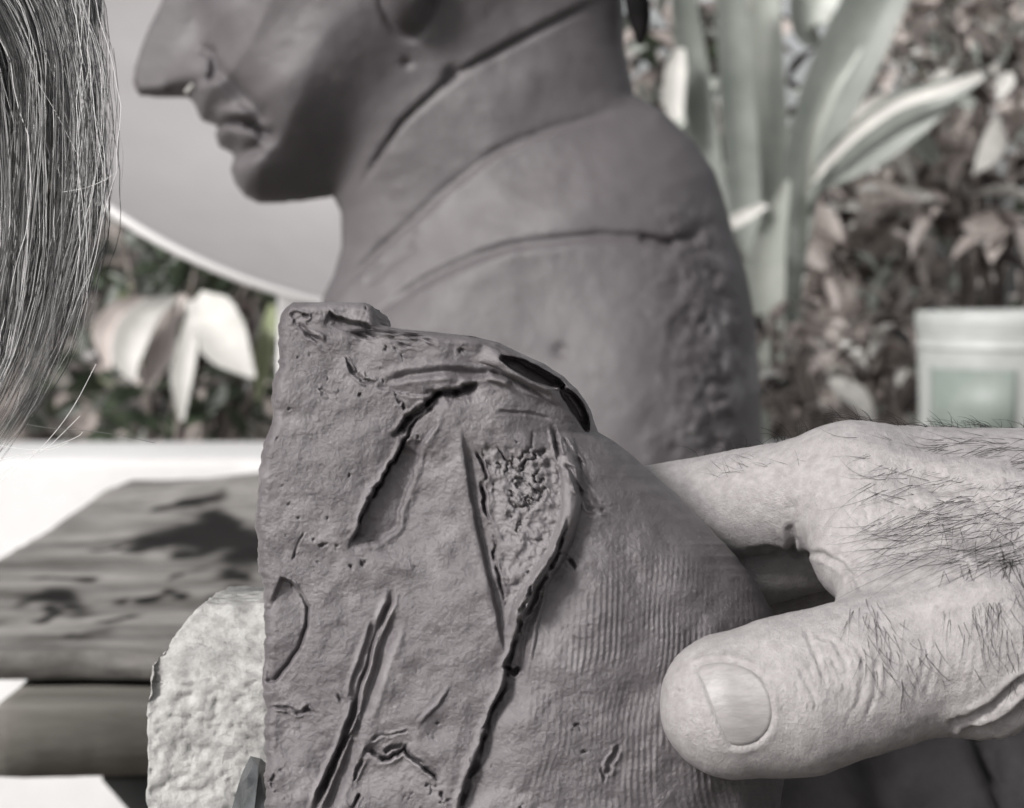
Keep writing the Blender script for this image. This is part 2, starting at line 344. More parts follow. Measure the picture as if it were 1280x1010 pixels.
pc = dc-.07*R*nrm-.012*nrm; V, F = lathe([(.0, 0), (.16, 0), (.16, .015), (.03, .03), (.03, pc[2]-.02), (.0, pc[2]+.012)], 24, (pc[0], pc[1], 0)); add_obj('pole', V, F, M['dishrim'], dish)

# ================================================================== TUB on the wall
tc_ = P(1262, 552, 2.60); ub = empty('plastic_tub', (tc_[0], 2.615, zt-.001)); tag(ub, 'white plastic tub with lid and grey green label panels on the wall', 'tub')
R0 = 112/FPX*2.6; H = float(P(640, 388, 2.6)[2])-zt; c0 = (tc_[0], 2.615, zt-.001)
V, F = lathe([(0, 0), (R0*.93, 0), (R0*.95, .004), (R0*.985, H-.040), (R0*.985, H-.036)], 64, c0); add_obj('body', V, F, M['tub'], ub)
V, F = lathe([(R0*.985, H-.048), (R0*1.0, H-.047), (R0*1.004, H-.042), (R0*.99, H-.040), (R0*.99, H-.030), (R0*1.0, H-.028), (R0*1.0, H-.024), (R0*.99, H-.022)], 64, c0); add_obj('ring', V, F, M['tub'], ub)
V, F = lathe([(R0*.99, H-.026), (R0*1.012, H-.022), (R0*1.015, H-.006), (R0*1.0, H), (R0*.97, H), (R0*.95, H-.005), (0, H-.005)], 64, c0); add_obj('lid', V, F, M['tub'], ub)
for a0, a1 in ((-160, -97), (-83, -20)):
    a = np.radians(np.linspace(a0, a1, 20)); z0, z1 = .012, H-.070
    o_ = [(c0[0]+R0*(.95+.035*z/H+.013)*np.cos(x), c0[1]+R0*(.95+.035*z/H+.013)*np.sin(x), c0[2]+z) for z in (z0, z1) for x in a]
    i_ = [(c0[0]+R0*.93*np.cos(x), c0[1]+R0*.93*np.sin(x), c0[2]+z) for z in (z0, z1) for x in a]
    add_obj('label_panel', np.array(o_+i_), [(i, i+1, 21+i, 20+i) for i in range(19)]+[(20+i, 21+i, 61+i, 60+i) for i in range(19)]+[(40+i, 41+i, 1+i, i) for i in range(19)]+[(0, 20, 60, 40), (19, 59, 79, 39)], M['label'], ub)

# ================================================================== PLANTS
def strap_mesh(pts, wid, face=None, n=16, fold=.18, wave=.0):
    """a long leaf along control points (world), with widths (m), folded along its midrib; has a little thickness"""
    pts = np.array(pts); t0 = np.linspace(0, 1, len(pts)); t = np.linspace(0, 1, n)
    def cr(A): 
        A = np.asarray(A, float); out = np.empty((n,)+A.shape[1:])
        for c in np.ndindex(A.shape[1:]): 
            col = A[(slice(None),)+c]; f = np.interp(t, t0, col); out[(slice(None),)+c] = f
        for _ in range(2): out[1:-1] = (out[:-2]+2*out[1:-1]+out[2:])/4
        return out
    C = cr(pts); Wd = cr(np.array(wid)); T = np.gradient(C, axis=0); T /= np.linalg.norm(T, axis=1, keepdims=True)
    face = np.array(face if face is not None else (0, -1, .25), float); S = np.cross(T, face); S /= np.linalg.norm(S, axis=1, keepdims=True)+1e-9; N = np.cross(S, T)
    V = []; cols = [-1, -.5, 0, .5, 1]
    for k, c in enumerate(cols): V.append(C+S*(Wd*.5*c)[:, None]-N*((1-abs(c))*fold*Wd)[:, None]+N*(wave*Wd*np.sin(t*9+c*2))[:, None])
    Vt = np.stack(V, 1).reshape(-1, 3); m = len(cols); id_ = np.arange(n*m).reshape(n, m)
    q = np.stack([id_[:-1, :-1], id_[1:, :-1], id_[1:, 1:], id_[:-1, 1:]], -1).reshape(-1, 4)
    Vb = Vt-np.repeat(N, m, 0)*.0012; return np.concatenate([Vt, Vb]), np.concatenate([q, q[:, ::-1]+n*m])
ZB = zt-.16
def leaf_thing(name, label, cat, base, leaves, group=None):
    r = empty(name, base); tag(r, label, cat, group)
    for pts, wd, m in leaves:
        V, F = strap_mesh([P(*p) for p in pts], [x/FPX*pts[0][2] for x in wd], wave=random.uniform(0, .05)); add_obj('leaf', V, F, M[m], r)
    return r
bA = P(968, 600, 3.25); bA[2] = ZB-.01
d = 3.25
root = (968, 640, d)
big = leaf_thing('broad_leaf_plant', 'tall plant with broad grey green strap leaves beside the bust shoulder', 'plant', bA, [
    ([root, (985, 400, d), (1000, 210, d-.03), (1050, 90, d-.08), (1125, -60, d-.1)], [14, 22, 50, 84, 66], 'lf_green'),
    ([(990, 300, d), (1008, 232, d-.05), (1070, 190, d-.12), (1135, 140, d-.16), (1232, 92, d-.18)], [8, 22, 62, 66, 6], 'lf_green'),
    ([(1004, 236, d-.07), (1062, 172, d-.14), (1120, 128, d-.18), (1180, 112, d-.20), (1228, 94, d-.20)], [10, 13, 16, 15, 12], 'lf_white'),
    ([root, (935, 380, d+.05), (930, 220, d+.05), (918, 80, d+.02), (912, -50, d)], [16, 34, 44, 44, 36], 'lf_green'),
    ([root, (975, 380, d+.1), (965, 220, d+.1), (958, 100, d+.1), (955, -50, d+.1)], [16, 36, 50, 48, 36], 'lf_pale'),
    ([root, (905, 330, d+.12), (880, 170, d+.1), (862, 60, d+.08), (850, -40, d+.05)], [20, 30, 40, 40, 28], 'lf_green'),
    ([root, (955, 470, d-.02), (952, 390, d-.05), (960, 300, d-.08), (985, 225, d-.1)], [20, 46, 56, 44, 6], 'lf_pale'),
    ([(935, 330, d), (905, 284, d-.06), (930, 270, d-.1), (958, 256, d-.1)], [6, 16, 17, 8], 'lf_white'),
    ([(1000, 330, d), (1012, 180, d-.12), (1040, 110, d-.15), (1075, 60, d-.16)], [8, 16, 18, 6], 'lf_pale'),
    ([(1030, 60, d+.2), (1010, 40, d+.15), (1015, 0, d+.15), (1050, -50, d+.15)], [6, 40, 60, 50], 'lf_pale'),
    ([(845, 150, d+.05), (842, 120, d+.05), (845, 85, d+.05), (850, 60, d+.05)], [18, 28, 28, 12], 'lf_white'),
])
bB = P(225, 620, 3.0); bB[2] = ZB-.01; d = 3.0; tp = (238, 368, d)
drp = leaf_thing('drooping_plant', 'plant with pale hanging leaves between the grey hair and clay', 'plant', bB, [
    ([(222, 372, d), (190, 382, d-.05), (166, 412, d-.08), (156, 450, d-.09), (168, 476, d-.09)], [6, 30, 46, 38, 5], 'lf_white'),
    ([(240, 385, d-.03), (235, 430, d-.09), (226, 470, d-.11), (227, 526, d-.11)], [8, 26, 30, 6], 'lf_white'),
    ([(242, 370, d), (262, 392, d-.07), (284, 434, d-.09), (318, 472, d-.09)], [24, 66, 60, 5], 'lf_white'),
    ([(230, 368, d), (206, 400, d-.02), (198, 440, d-.05), (186, 488, d-.07)], [8, 34, 40, 5], 'lf_tan'),
    ([(180, 372, d+.02), (150, 385, d-.02), (130, 415, d-.05), (136, 462, d-.07)], [6, 30, 38, 5], 'lf_tan'),
    ([(340, 380, d+.05), (336, 410, d), (328, 450, d), (322, 500, d)], [8, 22, 26, 6], 'lf_lime'),
])
t = np.linspace(0, 1, 8); pp = np.stack([P(215+25*x, 640-270*x, d+.12-.12*x) for x in t]); V, F = tubes(pp[None], np.linspace(.010, .005, 8)[None], 6); add_obj('stem', V, F, M['bark'], drp)
# small leaf mesh shared by the shrubs
def small_leaf(name, m, asp=.5):
    prof = [0, .55, .9, 1, .85, .5, .04]; V = []; F = []
    for i, wv in enumerate(prof):
        y = i/6; z = .10*math.sin(y*2.6); 
        for x in (-1, 0, 1): V.append((x*wv*asp*.5, y, z+(.10*abs(x)*wv)))
    for i in range(6):
        for k in (0, 1): a = i*3+k; F.append((a, a+1, a+4, a+3))
    me = bpy.data.meshes.new(name); me.from_pydata(V, [], F); me.update(); me.polygons.foreach_set('use_smooth', np.ones(len(F), bool)); me.materials.append(M[m]); return me
LM = {k: small_leaf('leaf_'+k, k, .34) for k in ('lf_green', 'lf_pale', 'lf_dark', 'lf_brown', 'lf_tan', 'lf_deep', 'lf_white', 'lf_lime')}
def shrub(name, label, base, region, depth, n, mix, size, seed, group=None, stems=9, droop=.3):
    rg = random.Random(seed); r = empty(name, base); tag(r, label, 'shrub', group)
    x0, x1, y0, y1 = region; paths = []
    for i in range(stems):
        top = P(rg.uniform(x0, x1), rg.uniform(y0, y0+(y1-y0)*.6), rg.uniform(*depth)); b = np.array(base)+np.array([rg.uniform(-.06, .06), rg.uniform(-.06, .06), 0])
        t = np.linspace(0, 1, 9)[:, None]; mid = b*.5+top*.5+np.array([(top[0]-b[0])*-.2, 0, .12]); paths.append((1-t)**2*b+2*t*(1-t)*mid+t*t*top)
    pt = np.array(paths); V, F = tubes(pt, np.tile(np.linspace(.011, .003, 9), (stems, 1)), 6)
    for i in range(stems):
        Vs, Fs = tubes(pt[i:i+1], np.linspace(.011, .003, 9)[None], 6); add_obj('stem', Vs, Fs, M['bark'], r)
    for i in range(n):
        p = P(rg.uniform(x0, x1), rg.uniform(y0, y1), rg.uniform(*depth)); m = rg.choices(list(mix), list(mix.values()))[0]
        o = bpy.data.objects.new('leaf', LM[m]); SC.collection.objects.link(o); o.parent = r; o.location = Vector(p)-r.location
        s = rg.uniform(*size); o.scale = (s*rg.uniform(.7, 1.3), s, s); o.rotation_euler = (rg.gauss(-droop, .7), rg.gauss(0, .6), rg.uniform(0, 6.28))
    return r
def gb(px, d): b = P(px, 600, d); b[2] = ZB-.01; return b
shrub('red_brown_shrub', 'red brown leafy shrub between the broad leaf plant and the tub', gb(1080, 3.75), (985, 1180, 150, 560), (3.6, 3.95), 290, {'lf_brown': 4, 'lf_tan': 4.5, 'lf_deep': 3, 'lf_white': 3.4, 'lf_green': .8}, (.06, .13), 3)
shrub('tan_leaf_shrub', 'tan and brown leafed shrub rising behind the tub', gb(1235, 3.9), (1110, 1330, -60, 330), (3.6, 4.1), 290, {'lf_brown': 3.5, 'lf_tan': 4.5, 'lf_deep': 3, 'lf_white': 3.6, 'lf_green': .8}, (.065, .14), 4)
shrub('dark_shrub', 'dark green shrub behind the pale hanging leaves', gb(225, 3.4), (90, 420, 230, 580), (3.15, 3.6), 260, {'lf_dark': 6, 'lf_green': 1.6, 'lf_deep': 2.0, 'lf_pale': .8, 'lf_lime': .7}, (.05, .11), 5)
shrub('low_shrub', 'low brown shrub with pale tips at the foot of the broad leaf plant', gb(985, 3.0), (938, 1050, 390, 570), (2.95, 3.12), 110, {'lf_brown': 4, 'lf_tan': 3.0, 'lf_deep': 3, 'lf_white': 1.2}, (.04, .075), 8, stems=5)
shrub('bushy_shrub', 'mixed green and brown shrub behind the shoulder of the bust', gb(900, 4.1), (800, 1060, -60, 430), (3.9, 4.3), 240, {'lf_deep': 4, 'lf_green': 2.5, 'lf_pale': 1.2, 'lf_brown': 2, 'lf_white': 1.0}, (.05, .11), 6)
# far hedge: one mass of leaves with gaps to the sky
def hedge(name, label, nleaf, xr, yr, zr, mlist, seed):
    rg = np.random.default_rng(seed); n = nleaf
    C = np.stack([rg.uniform(*xr, n), rg.uniform(*yr, n), rg.uniform(*zr, n)], 1)
    keep = vn(C[:, 0]*3.3, C[:, 2]*3.3, seed)+.25*vn(C[:, 0]*11, C[:, 2]*11, seed+2) > .50; C = C[keep]; n = len(C)
    q = np.array([[0, 0, 0], [-.25, .35, .06], [-.22, .7, .08], [0, 1, 0], [.22, .7, .08], [.25, .35, .06], [0, .5, -.02]])
    a, b, c = rg.normal(-.3, .8, n), rg.normal(0, .7, n), rg.uniform(0, 6.28, n); s = rg.uniform(.06, .14, n)
    ca, sa, cb, sb, cc, sc_ = np.cos(a), np.sin(a), np.cos(b), np.sin(b), np.cos(c), np.sin(c)
    X, Y, Z = [np.outer(s, q[:, i]) for i in range(3)]
    Y, Z = Y*ca[:, None]-Z*sa[:, None], Y*sa[:, None]+Z*ca[:, None]; X, Z = X*cb[:, None]+Z*sb[:, None], -X*sb[:, None]+Z*cb[:, None]; X, Y = X*cc[:, None]-Y*sc_[:, None], X*sc_[:, None]+Y*cc[:, None]
    V = (np.stack([X, Y, Z], -1)+C[:, None]).reshape(-1, 3); tri = np.array([[0, 6, 1], [1, 6, 2], [2, 6, 3], [3, 6, 4], [4, 6, 5], [5, 6, 0]])
    F = (np.arange(n)[:, None, None]*7+tri[None]).reshape(-1, 3)
    o = add_obj(name, V, F, None, origin=(0, yr[0], ZB))
    for m in mlist: o.data.materials.append(M[m])
    o.data.polygons.foreach_set('material_index', np.repeat(rg.integers(0, len(mlist), n), 6).astype(np.int32)); tag(o, label, 'hedge', kind='stuff'); return o
hedge('hedge', 'dense dark leafy hedge mass at the back of the garden', 16000, (-3.2, 3.2), (4.5, 5.6), (.45, 2.9), ['lf_dark', 'lf_deep', 'lf_tan', 'lf_brown', 'lf_green'], 12)

# ================================================================== CLAY BUST
DB = .86                                       # depth of its middle plane
def fp(pts, dmm):                              # a picture position on a surface dmm in front of the middle plane
    k = 1-dmm/(DB*1000); return [((x-640)*k+640, (y-505)*k+505) for x, y in pts]
OUT = [(427, 266), (417, 245), (376, 251), (326, 254), (306, 244), (295, 230), (289, 211), (294, 192), (284, 187), (274, 182), (270, 168), (273, 157), (262, 153), (253, 150), (248, 140), (243, 128), (237, 122), (205, 121), (174, 119), (167, 104), (169, 86), (176, 64), (187, 36), (200, 12),
       (214, -22), (228, -72), (221, -104), (220, -150), (240, -230), (310, -320), (430, -375), (580, -370), (710, -300), (772, -180), (786, -60), (778, 0), (780, 60), (792, 118), (830, 140), (866, 176), (893, 215), (905, 250), (915, 290), (932, 340), (943, 400), (948, 460), (952, 545),
       (955, 640), (955, 745), (400, 745), (385, 600), (388, 470), (404, 372), (417, 346), (428, 306)]
gx = np.arange(120, 1001, 2.0); gy = np.arange(-420, 781, 2.0); GX, GY = np.meshgrid(gx, gy, indexing='ij')
def smooth2(A, n):
    for _ in range(n):
        A = np.pad(A, 1, mode='edge'); A = (A[:-2, 1:-1]+2*A[1:-1, 1:-1]+A[2:, 1:-1])/4; A = np.pad(A, 1, mode='edge')[1:-1]; A = (A[:, :-2]+2*A[:, 1:-1]+A[:, 2:])/4
    return A
ed, _, _ = pl(GX, GY, OUT+[OUT[0]]); ins = inside(GX, GY, OUT)
JAW = fp([(250, 330), (330, 262), (425, 238), (470, 180), (520, 122), (565, 90), (640, 48), (720, 2), (800, -50), (900, -120)], 38)
COL = fp([(380, 425), (425, 352), (490, 290), (545, 240), (600, 197), (650, 172), (700, 150), (760, 130), (830, 118), (1000, 110)], 40)
dj, sj, _ = pl(GX, GY, JAW); SJ = -dj*sj             # >0 in the head
da, sa_, _ = pl(GX, GY, COL); SA = da*sa_            # >0 in the torso
Hh = 108+46*sst(0, 130, SJ)+10*sst(120, 320, SJ)
Ht = 108+9*sst(0, 8, SA)+40*sst(0, 120, SA)+80*sst(60, 420, SA)
Hf = np.where(SA > 0, Ht, Hh)
E = np.where(SA > 0, 210, 210)
q = np.clip(ed/E, 0, 1); D = Hf*np.sqrt(np.clip(1-(1-q)**2, 0, 1))
capx = np.interp(GX, [160, 175, 200, 235, 250, 262, 280, 310, 350, 420], [10, 17, 27, 42, 50, 58, 84, 116, 150, 240])
D = np.where(GY < 150, np.where(GY < 118, np.minimum(D, capx), D), D)
D = np.where(ins, D, -ed); D = np.where(ins, smooth2(D, 3), D)
def groove(A, poly, wv, dep, dm, fade=True):
    dd_, ss_, tt_ = pl(GX, GY, fp(poly, dm)); f = np.minimum(1, np.minimum(tt_, 1-tt_)*8) if fade else 1; return A-dep*f*np.exp(-(dd_/wv)**2)
def step(A, poly, wv, dep, dm, wide):
    dd_, ss_, tt_ = pl(GX, GY, fp(poly, dm)); s = dd_*ss_; f = np.minimum(1, np.minimum(tt_, 1-tt_)*6); return A+dep*f*sst(-wv, wv, s)*np.exp(-(np.maximum(s, 0)/wide)**2)
def bump(A, x, y, rx, ry, amp, dm=30, ang=0):
    (x, y), = fp([(x, y)], dm); return A+amp*gau(GX, GY, x, y, rx, ry, ang)
D0 = D.copy()
D = bump(D, 246, 90, 26, 24, 13, 18); D = groove(D, [(250, 58), (268, 70), (271, 92), (262, 108)], 5, 18, 20); D = groove(D, [(205, 116), (232, 112), (252, 116)], 7, 16, 12)
D = groove(D, [(262, 72), (280, 96), (305, 122), (325, 142), (338, 158)], 8, 14, 30); D = bump(D, 345, 110, 34, 44, 10, 40, -.6); D = bump(D, 282, 112, 17, 22, 9, 25)
D = groove(D, [(252, 152), (275, 149), (300, 153), (318, 158), (336, 172)], 4.0, 30, 26); D = bump(D, 286, 141, 26, 7, 12, 26, .15); D = bump(D, 294, 170, 24, 10, 10, 26, .1)
D = groove(D, [(272, 192), (300, 190), (330, 182)], 8, 16, 26); D = bump(D, 336, 170, 9, 8, -16, 30); D = bump(D, 322, 216, 36, 24, 12, 30)
D = bump(D, 395, 120, 40, 50, 9, 45); D = bump(D, 280, 20, 28, 30, 10, 30); D = bump(D, 245, 20, 18, 28, -7, 25); D = bump(D, 400, 205, 60, 30, -8, 42, -.6)
(ex, ey), = fp([(508, -30)], 58); rr_ = np.sqrt(((GX-ex)/30)**2+((GY-ey)/56)**2); D = D+30*np.clip(1-rr_**6, 0, 1)-7*np.exp(-((rr_-1.12)/.1)**2)
(ex, ey), = fp([(540, -110)], 58); rr_ = np.sqrt(((GX-ex)/58)**2+((GY-ey)/100)**2); D = D+np.where(GY < -45, 20*np.clip(1-rr_**6, 0, 1)-12*gau(GX, GY, ex-8, ey+10, 26, 50), 0)
D = bump(D, 507, 74, 6, 5, -8, 48); D = bump(D, 563, 87, 7, 11, -12, 45, .7)
D = step(D, [(440, 225), (500, 148), (562, 90), (620, 56), (725, -2), (790, -40)][::-1], 3.0, 5, 42, 40); D = groove(D, [(440, 232), (500, 150), (565, 93), (640, 52), (740, -6)], 3.6, 6, 42)
D = groove(D, [(415, 368), (430, 346), (470, 308), (500, 286), (560, 232), (620, 188), (690, 158), (780, 128)], 5, 7, 44)
D = groove(D, [(450, 352), (480, 326), (520, 302)], 6, 5, 50); D = groove(D, [(470, 320), (500, 300), (520, 282)], 4, 4, 50)
LB = [(455, 396), (480, 378), (520, 352), (560, 333), (600, 317), (640, 306), (700, 299), (750, 294), (800, 296), (840, 302), (872, 290), (910, 262)]
D = groove(D, LB, 5.5, 9, 62); D = step(D, LB, 5, 5, 62, 60)
D = groove(D, [(800, 296), (838, 302), (850, 299)], 6, 7, 62)
D = bump(D, 840, 268, 26, 20, 5, 45); D = bump(D, 702, 438, 8, 8, -5, 70); D = bump(D, 660, 90, 12, 16, 3, 45); D = bump(D, 618, 75, 10, 14, -3, 45)
rgh = sst(760, 900, GX)*sst(240, 320, GY)
D = D+(fbm(GX/70, GY/70, 3, 5)*4+fbm(GX/16, GY/16, 3, 9)*(.8+9*rgh)+fbm(GX/7, GY/7, 2, 11)*6*rgh)*sst(5, 60, ed)
D = np.where(ins, np.maximum(D, D0*.3), -ed)
D = np.where(ins, smooth2(D, 1), D)
sB = DB/FPX*1000.0            # mm per px at the middle plane
def bustD(x, y):
    fx = np.clip((x-gx[0])/2, 0, len(gx)-1.001); fy = np.clip((y-gy[0])/2, 0, len(gy)-1.001); i = fx.astype(int); j = fy.astype(int); a = fx-i; b = fy-j
    return (D[i, j]*(1-a)+D[i+1, j]*a)*(1-b)+(D[i, j+1]*(1-a)+D[i+1, j+1]*a)*b
def fbust(p): return np.abs(p[:, 2])-bustD(p[:, 0], p[:, 1])
V, Q = implicit(fbust, (150, -385, -262), (968, 757, 262), 7.0, 1, e=2.0, lim=4.0)
Vc = np.stack([(V[:, 0]-640)*sB, (505-V[:, 1])*sB, DB*1000+V[:, 2]*sB], 1)/1000
bw = P(660, 745, DB); Vw = W(Vc); Vw[:, 2] = np.maximum(Vw[:, 2], zb-.001)
bust = empty('clay_bust', (bw[0], bw[1], zb)); tag(bust, 'grey clay bust of a man in profile with collar lines', 'bust')
dry = sst(780, 900, V[:, 0])*sst(200, 300, V[:, 1])*sst(.02, .35, fbm(V[:, 0]/34, V[:, 1]/42, 4, 15)+.12*np.sign(V[:, 2]))*.8+.18*sst(.15, .5, fbm(V[:, 0]/60, V[:, 1]/60, 4, 17))
add_obj('head_and_shoulders', Vw, Q[:, ::-1], M['bust'], bust, uvcol=np.clip(dry, 0, 1))
# curl of clay at the nape, its shade put into a black colour
t = np.linspace(0, 1, 12); pp = P(785+14*t+6*np.sin(t*3), -30+86*t, DB-.01); V, F = tubes(pp[None], (np.sin(np.clip(t*.85+.12, 0, 1)*math.pi)*.0045+.0006)[None], 8); add_obj('nape_curl', V, F, M['shaded_clay'], bust)
# small pale straw stuck under the nostril
t = np.linspace(0, 1, 6); pp = P(232+31*t, 116-36*t, DB-.0165); V, F = tubes(pp[None], np.full((1, 6), .00075), 6); add_obj('straw', V, F, M['lf_white'], bust)

# ================================================================== CLAY FRAGMENT held in the hand
LX = ([378, 384, 392, 400, 455, 468, 478, 500, 530, 560, 580, 600, 640, 700, 718, 730, 800, 850, 858, 885, 930, 1010, 1640], [366, 358, 351, 349, 347, 343, 341, 340, 338, 331, 325, 322, 320, 321, 324, 331, 330, 329, 327, 333, 332, 332, 332])
RX = ([378, 382, 390, 400, 406, 411, 415, 420, 428, 440, 455, 470, 485, 500, 515, 528, 540, 548, 560, 575, 590, 615, 640, 670, 700, 740, 775, 820, 880, 940, 1010, 1640], [455, 464, 469, 470, 474, 500, 545, 590, 622, 648, 680, 703, 720, 731, 739, 743, 748, 762, 778, 797, 813, 842, 868, 897, 924, 952, 972, 985, 990, 985, 975, 960])
rows = np.r_[np.arange(378, 1030, 1.5), np.arange(1032, 1641, 12)]; NC = 440
sgrid = np.linspace(0, 1, NC); xl_ = np.interp(rows, *LX)+fbm(rows/14, rows*0, 4, 2)*5*np.minimum(1, (rows-376)/30); xr_ = np.interp(rows, *RX)+fbm(rows/10, rows*0+9, 4, 4)*2.0
PX = xl_[:, None]+(xr_-xl_)[:, None]*sgrid[None]; PY = np.repeat(rows[:, None], NC, 1)
olist = [(x, y) for x, y in zip(xl_[::8], rows[::8])][::-1]+[(x, y) for x, y in zip(xr_[::4], rows[::4])]
eL = PX-xl_[:, None]; eR = (xr_[:, None]-PX)
# distance to the top outline
top = [(x, y) for x, y in zip(xr_[:110:3], rows[:110:3])]; top = [(xl_[0], 378)]+top
eT, _, _ = pl(PX, PY, top)
def rnd(e, r, dep): k = np.clip(1-e/r, 0, 1); return dep*(1-np.sqrt(np.clip(1-k*k, 0, 1)))
DEP = 300+rnd(eL, 14, 3.5)+rnd(eT, 10, 2.5)
x0 = np.minimum(np.interp(PY, [380, 500, 600, 700, 1010], [470, 520, 560, 640, 660]), xr_[:, None]-40); kk = np.clip((PX-x0)/(xr_[:, None]-x0+1e-6), 0, 1)
DEP = DEP+np.interp(PY, [380, 402, 430, 460, 560, 700, 1640], [0, 0, 3, 10, 20, 27, 27])*(1-np.sqrt(1-np.minimum(kk, .999)**2))
DEP = DEP+fbm(PX/120, PY/120, 3, 21)*2.2+fbm(PX/34, PY/34, 3, 23)*.55
C = np.zeros_like(PX)            # carving (mm, positive = into the clay)
jx = PX+fbm(PX/20, PY/20, 4, 31)*7; jy = PY+fbm(PX/20, PY/20, 4, 32)*7      # ragged coordinates for torn edges
sx = PX+fbm(PX/30, PY/30, 2, 33)*3; sy = PY+fbm(PX/30, PY/30, 2, 34)*3      # nearly clean coordinates for tool strokes
def tear(poly, steep, slope, dep, lip=.3, rag=True, taper=8, flip=1):
    """a torn edge: drops steeply on one side of the line and climbs back slowly on the other"""
    global C
    X_, Y_ = (jx, jy) if rag else (sx, sy); d_, s_, t_ = pl(X_, Y_, poly); s = d_*s_*flip; f = np.minimum(1, np.minimum(t_, 1-t_)*taper)
    f = np.where(d_ > 1.2*max(slope, steep)*3, 0, f)
    C = C+f*.85*dep*sst(-steep, 0, s)*np.exp(-(np.maximum(s, 0)/slope)**1.3)-f*lip*np.exp(-((s+steep*1.9)/(steep*1.5))**2)
def cut(poly, wv, dep_, lip=0., rag=False, taper=8, lw=2.2):
    global C
    dep = dep_*.75; X_, Y_ = (jx, jy) if rag else (sx, sy); d_, s_, t_ = pl(X_, Y_, poly); f = np.minimum(1, np.minimum(t_, 1-t_)*taper)
    if rag: f = f*(.15+1.15*sst(.25, .65, vn(PX/11, PY/11, 97))); wv = wv*(.55+.6*vn(PX/9, PY/9, 98))
    C = C+f*dep*np.exp(-(d_/wv)**2)-f*lip*np.exp(-((d_-wv*lw)/(wv*.9))**2)
def ridge(poly, wv, h, taper=6, rag=False):
    global C
    X_, Y_ = (jx, jy) if rag else (sx, sy); d_, s_, t_ = pl(X_, Y_, poly); f = np.minimum(1, np.minimum(t_, 1-t_)*taper); C = C-f*h*np.sqrt(np.clip(1-(d_/wv)**2, 0, 1))
# the long tear
T1 = [(437, 684), (446, 662), (462, 628), (480, 594), (497, 566), (505, 545)]
tear(T1, 2.2, 40, 2.9, .45, flip=1); cut(T1, 2.2, 2.0, 0, True)
T2 = [(490, 543), (508, 525), (530, 511), (545, 500), (552, 492), (575, 488), (600, 478)]
tear(T2, 2.4, 12, 2.6, .3, flip=1); cut(T2, 3.0, 3.0, 0, True); cut([(528, 508), (540, 500), (552, 492), (572, 489)], 5, 3.5, 0, True)
cut([(497, 568), (507, 548), (512, 535), (530, 520), (545, 508)], 1.8, 1.6, .1, True)
tear([(442, 686), (470, 678), (490, 664), (500, 640), (508, 610), (520, 570), (548, 512)], 3, 12, .9, .5, flip=-1)
# wide tool stroke, the pitted triangle and the rope-like ridge
poly = [(600, 548), (640, 556), (690, 560), (706, 600), (706, 650), (690, 690), (655, 745), (632, 775), (622, 690), (606, 600)]
tri = inside(jx, jy, poly); dt, _, _ = pl(jx, jy, poly+[poly[0]]); trm = np.where(tri, sst(0, 10, dt), 0)
C += trm*(.35+fbm(PX/10, PY/10, 4, 41)*.75+np.maximum(0, fbm(PX/14, PY/14, 3, 43))*.5)
tear([(580, 535), (585, 580), (592, 625), (602, 670), (614, 720), (624, 770), (632, 820)], 5, 24, 1.9, .3, False, 7, flip=-1)
cut([(598, 560), (603, 590), (608, 625), (612, 650)], 2.4, 2.4, .15, True); cut([(612, 650), (618, 690), (624, 730), (634, 752)], 2.2, 1.8, .1, True)
crk = np.exp(-(fbm(PX/26, PY/26, 5, 44)/.05)**2)*sst(.0, .35, fbm(PX/30+7, PY/30, 3, 45)+.25*gau(PX, PY, 660, 620, 40, 50)); C += trm*crk*1.2
ridge([(704, 540), (713, 590), (715, 630), (706, 668), (690, 700), (668, 736), (650, 770), (640, 800)], 12, 2.8, 5); ridge([(690, 690), (665, 722), (648, 755), (640, 785)], 7, 1.6)
GR = [(710, 645), (709, 662), (698, 690), (686, 712), (668, 745), (654, 775), (642, 805), (634, 835), (630, 862), (616, 885), (610, 905), (600, 935), (590, 965), (578, 1000), (570, 1030)]
tear(GR, 3.0, 26, 2.5, .5, False, 14, flip=-1); cut(GR, 3.0, 1.8, .25, True, 14)
cut([(698, 690), (706, 694), (712, 702), (720, 712)], 2.4, 2.4, .2, True, 14); cut([(634, 832), (642, 842), (650, 836)], 3, 2.6, .4, True, 14)
cut([(676, 722), (664, 760), (655, 800), (648, 850)], 4, .9, .2); ridge([(690, 716), (672, 770), (660, 830)], 3, .45)
cut([(660, 715), (655, 735), (646, 760)], 2.2, 1.5, .2, True); cut([(668, 725), (656, 752), (648, 790)], 2.2, 1.6, .2, True)
cut([(688, 530), (694, 545), (702, 570), (712, 586), (722, 610), (738, 634), (762, 640)], 3.0, 1.2, .5, True); cut([(702, 535), (716, 565), (730, 600), (745, 625), (764, 636)], 2.4, .8, .3, True)
cut([(620, 516), (660, 517), (688, 524)], 2.0, .5, .1); cut([(664, 540), (665, 560)], 1.3, .5)
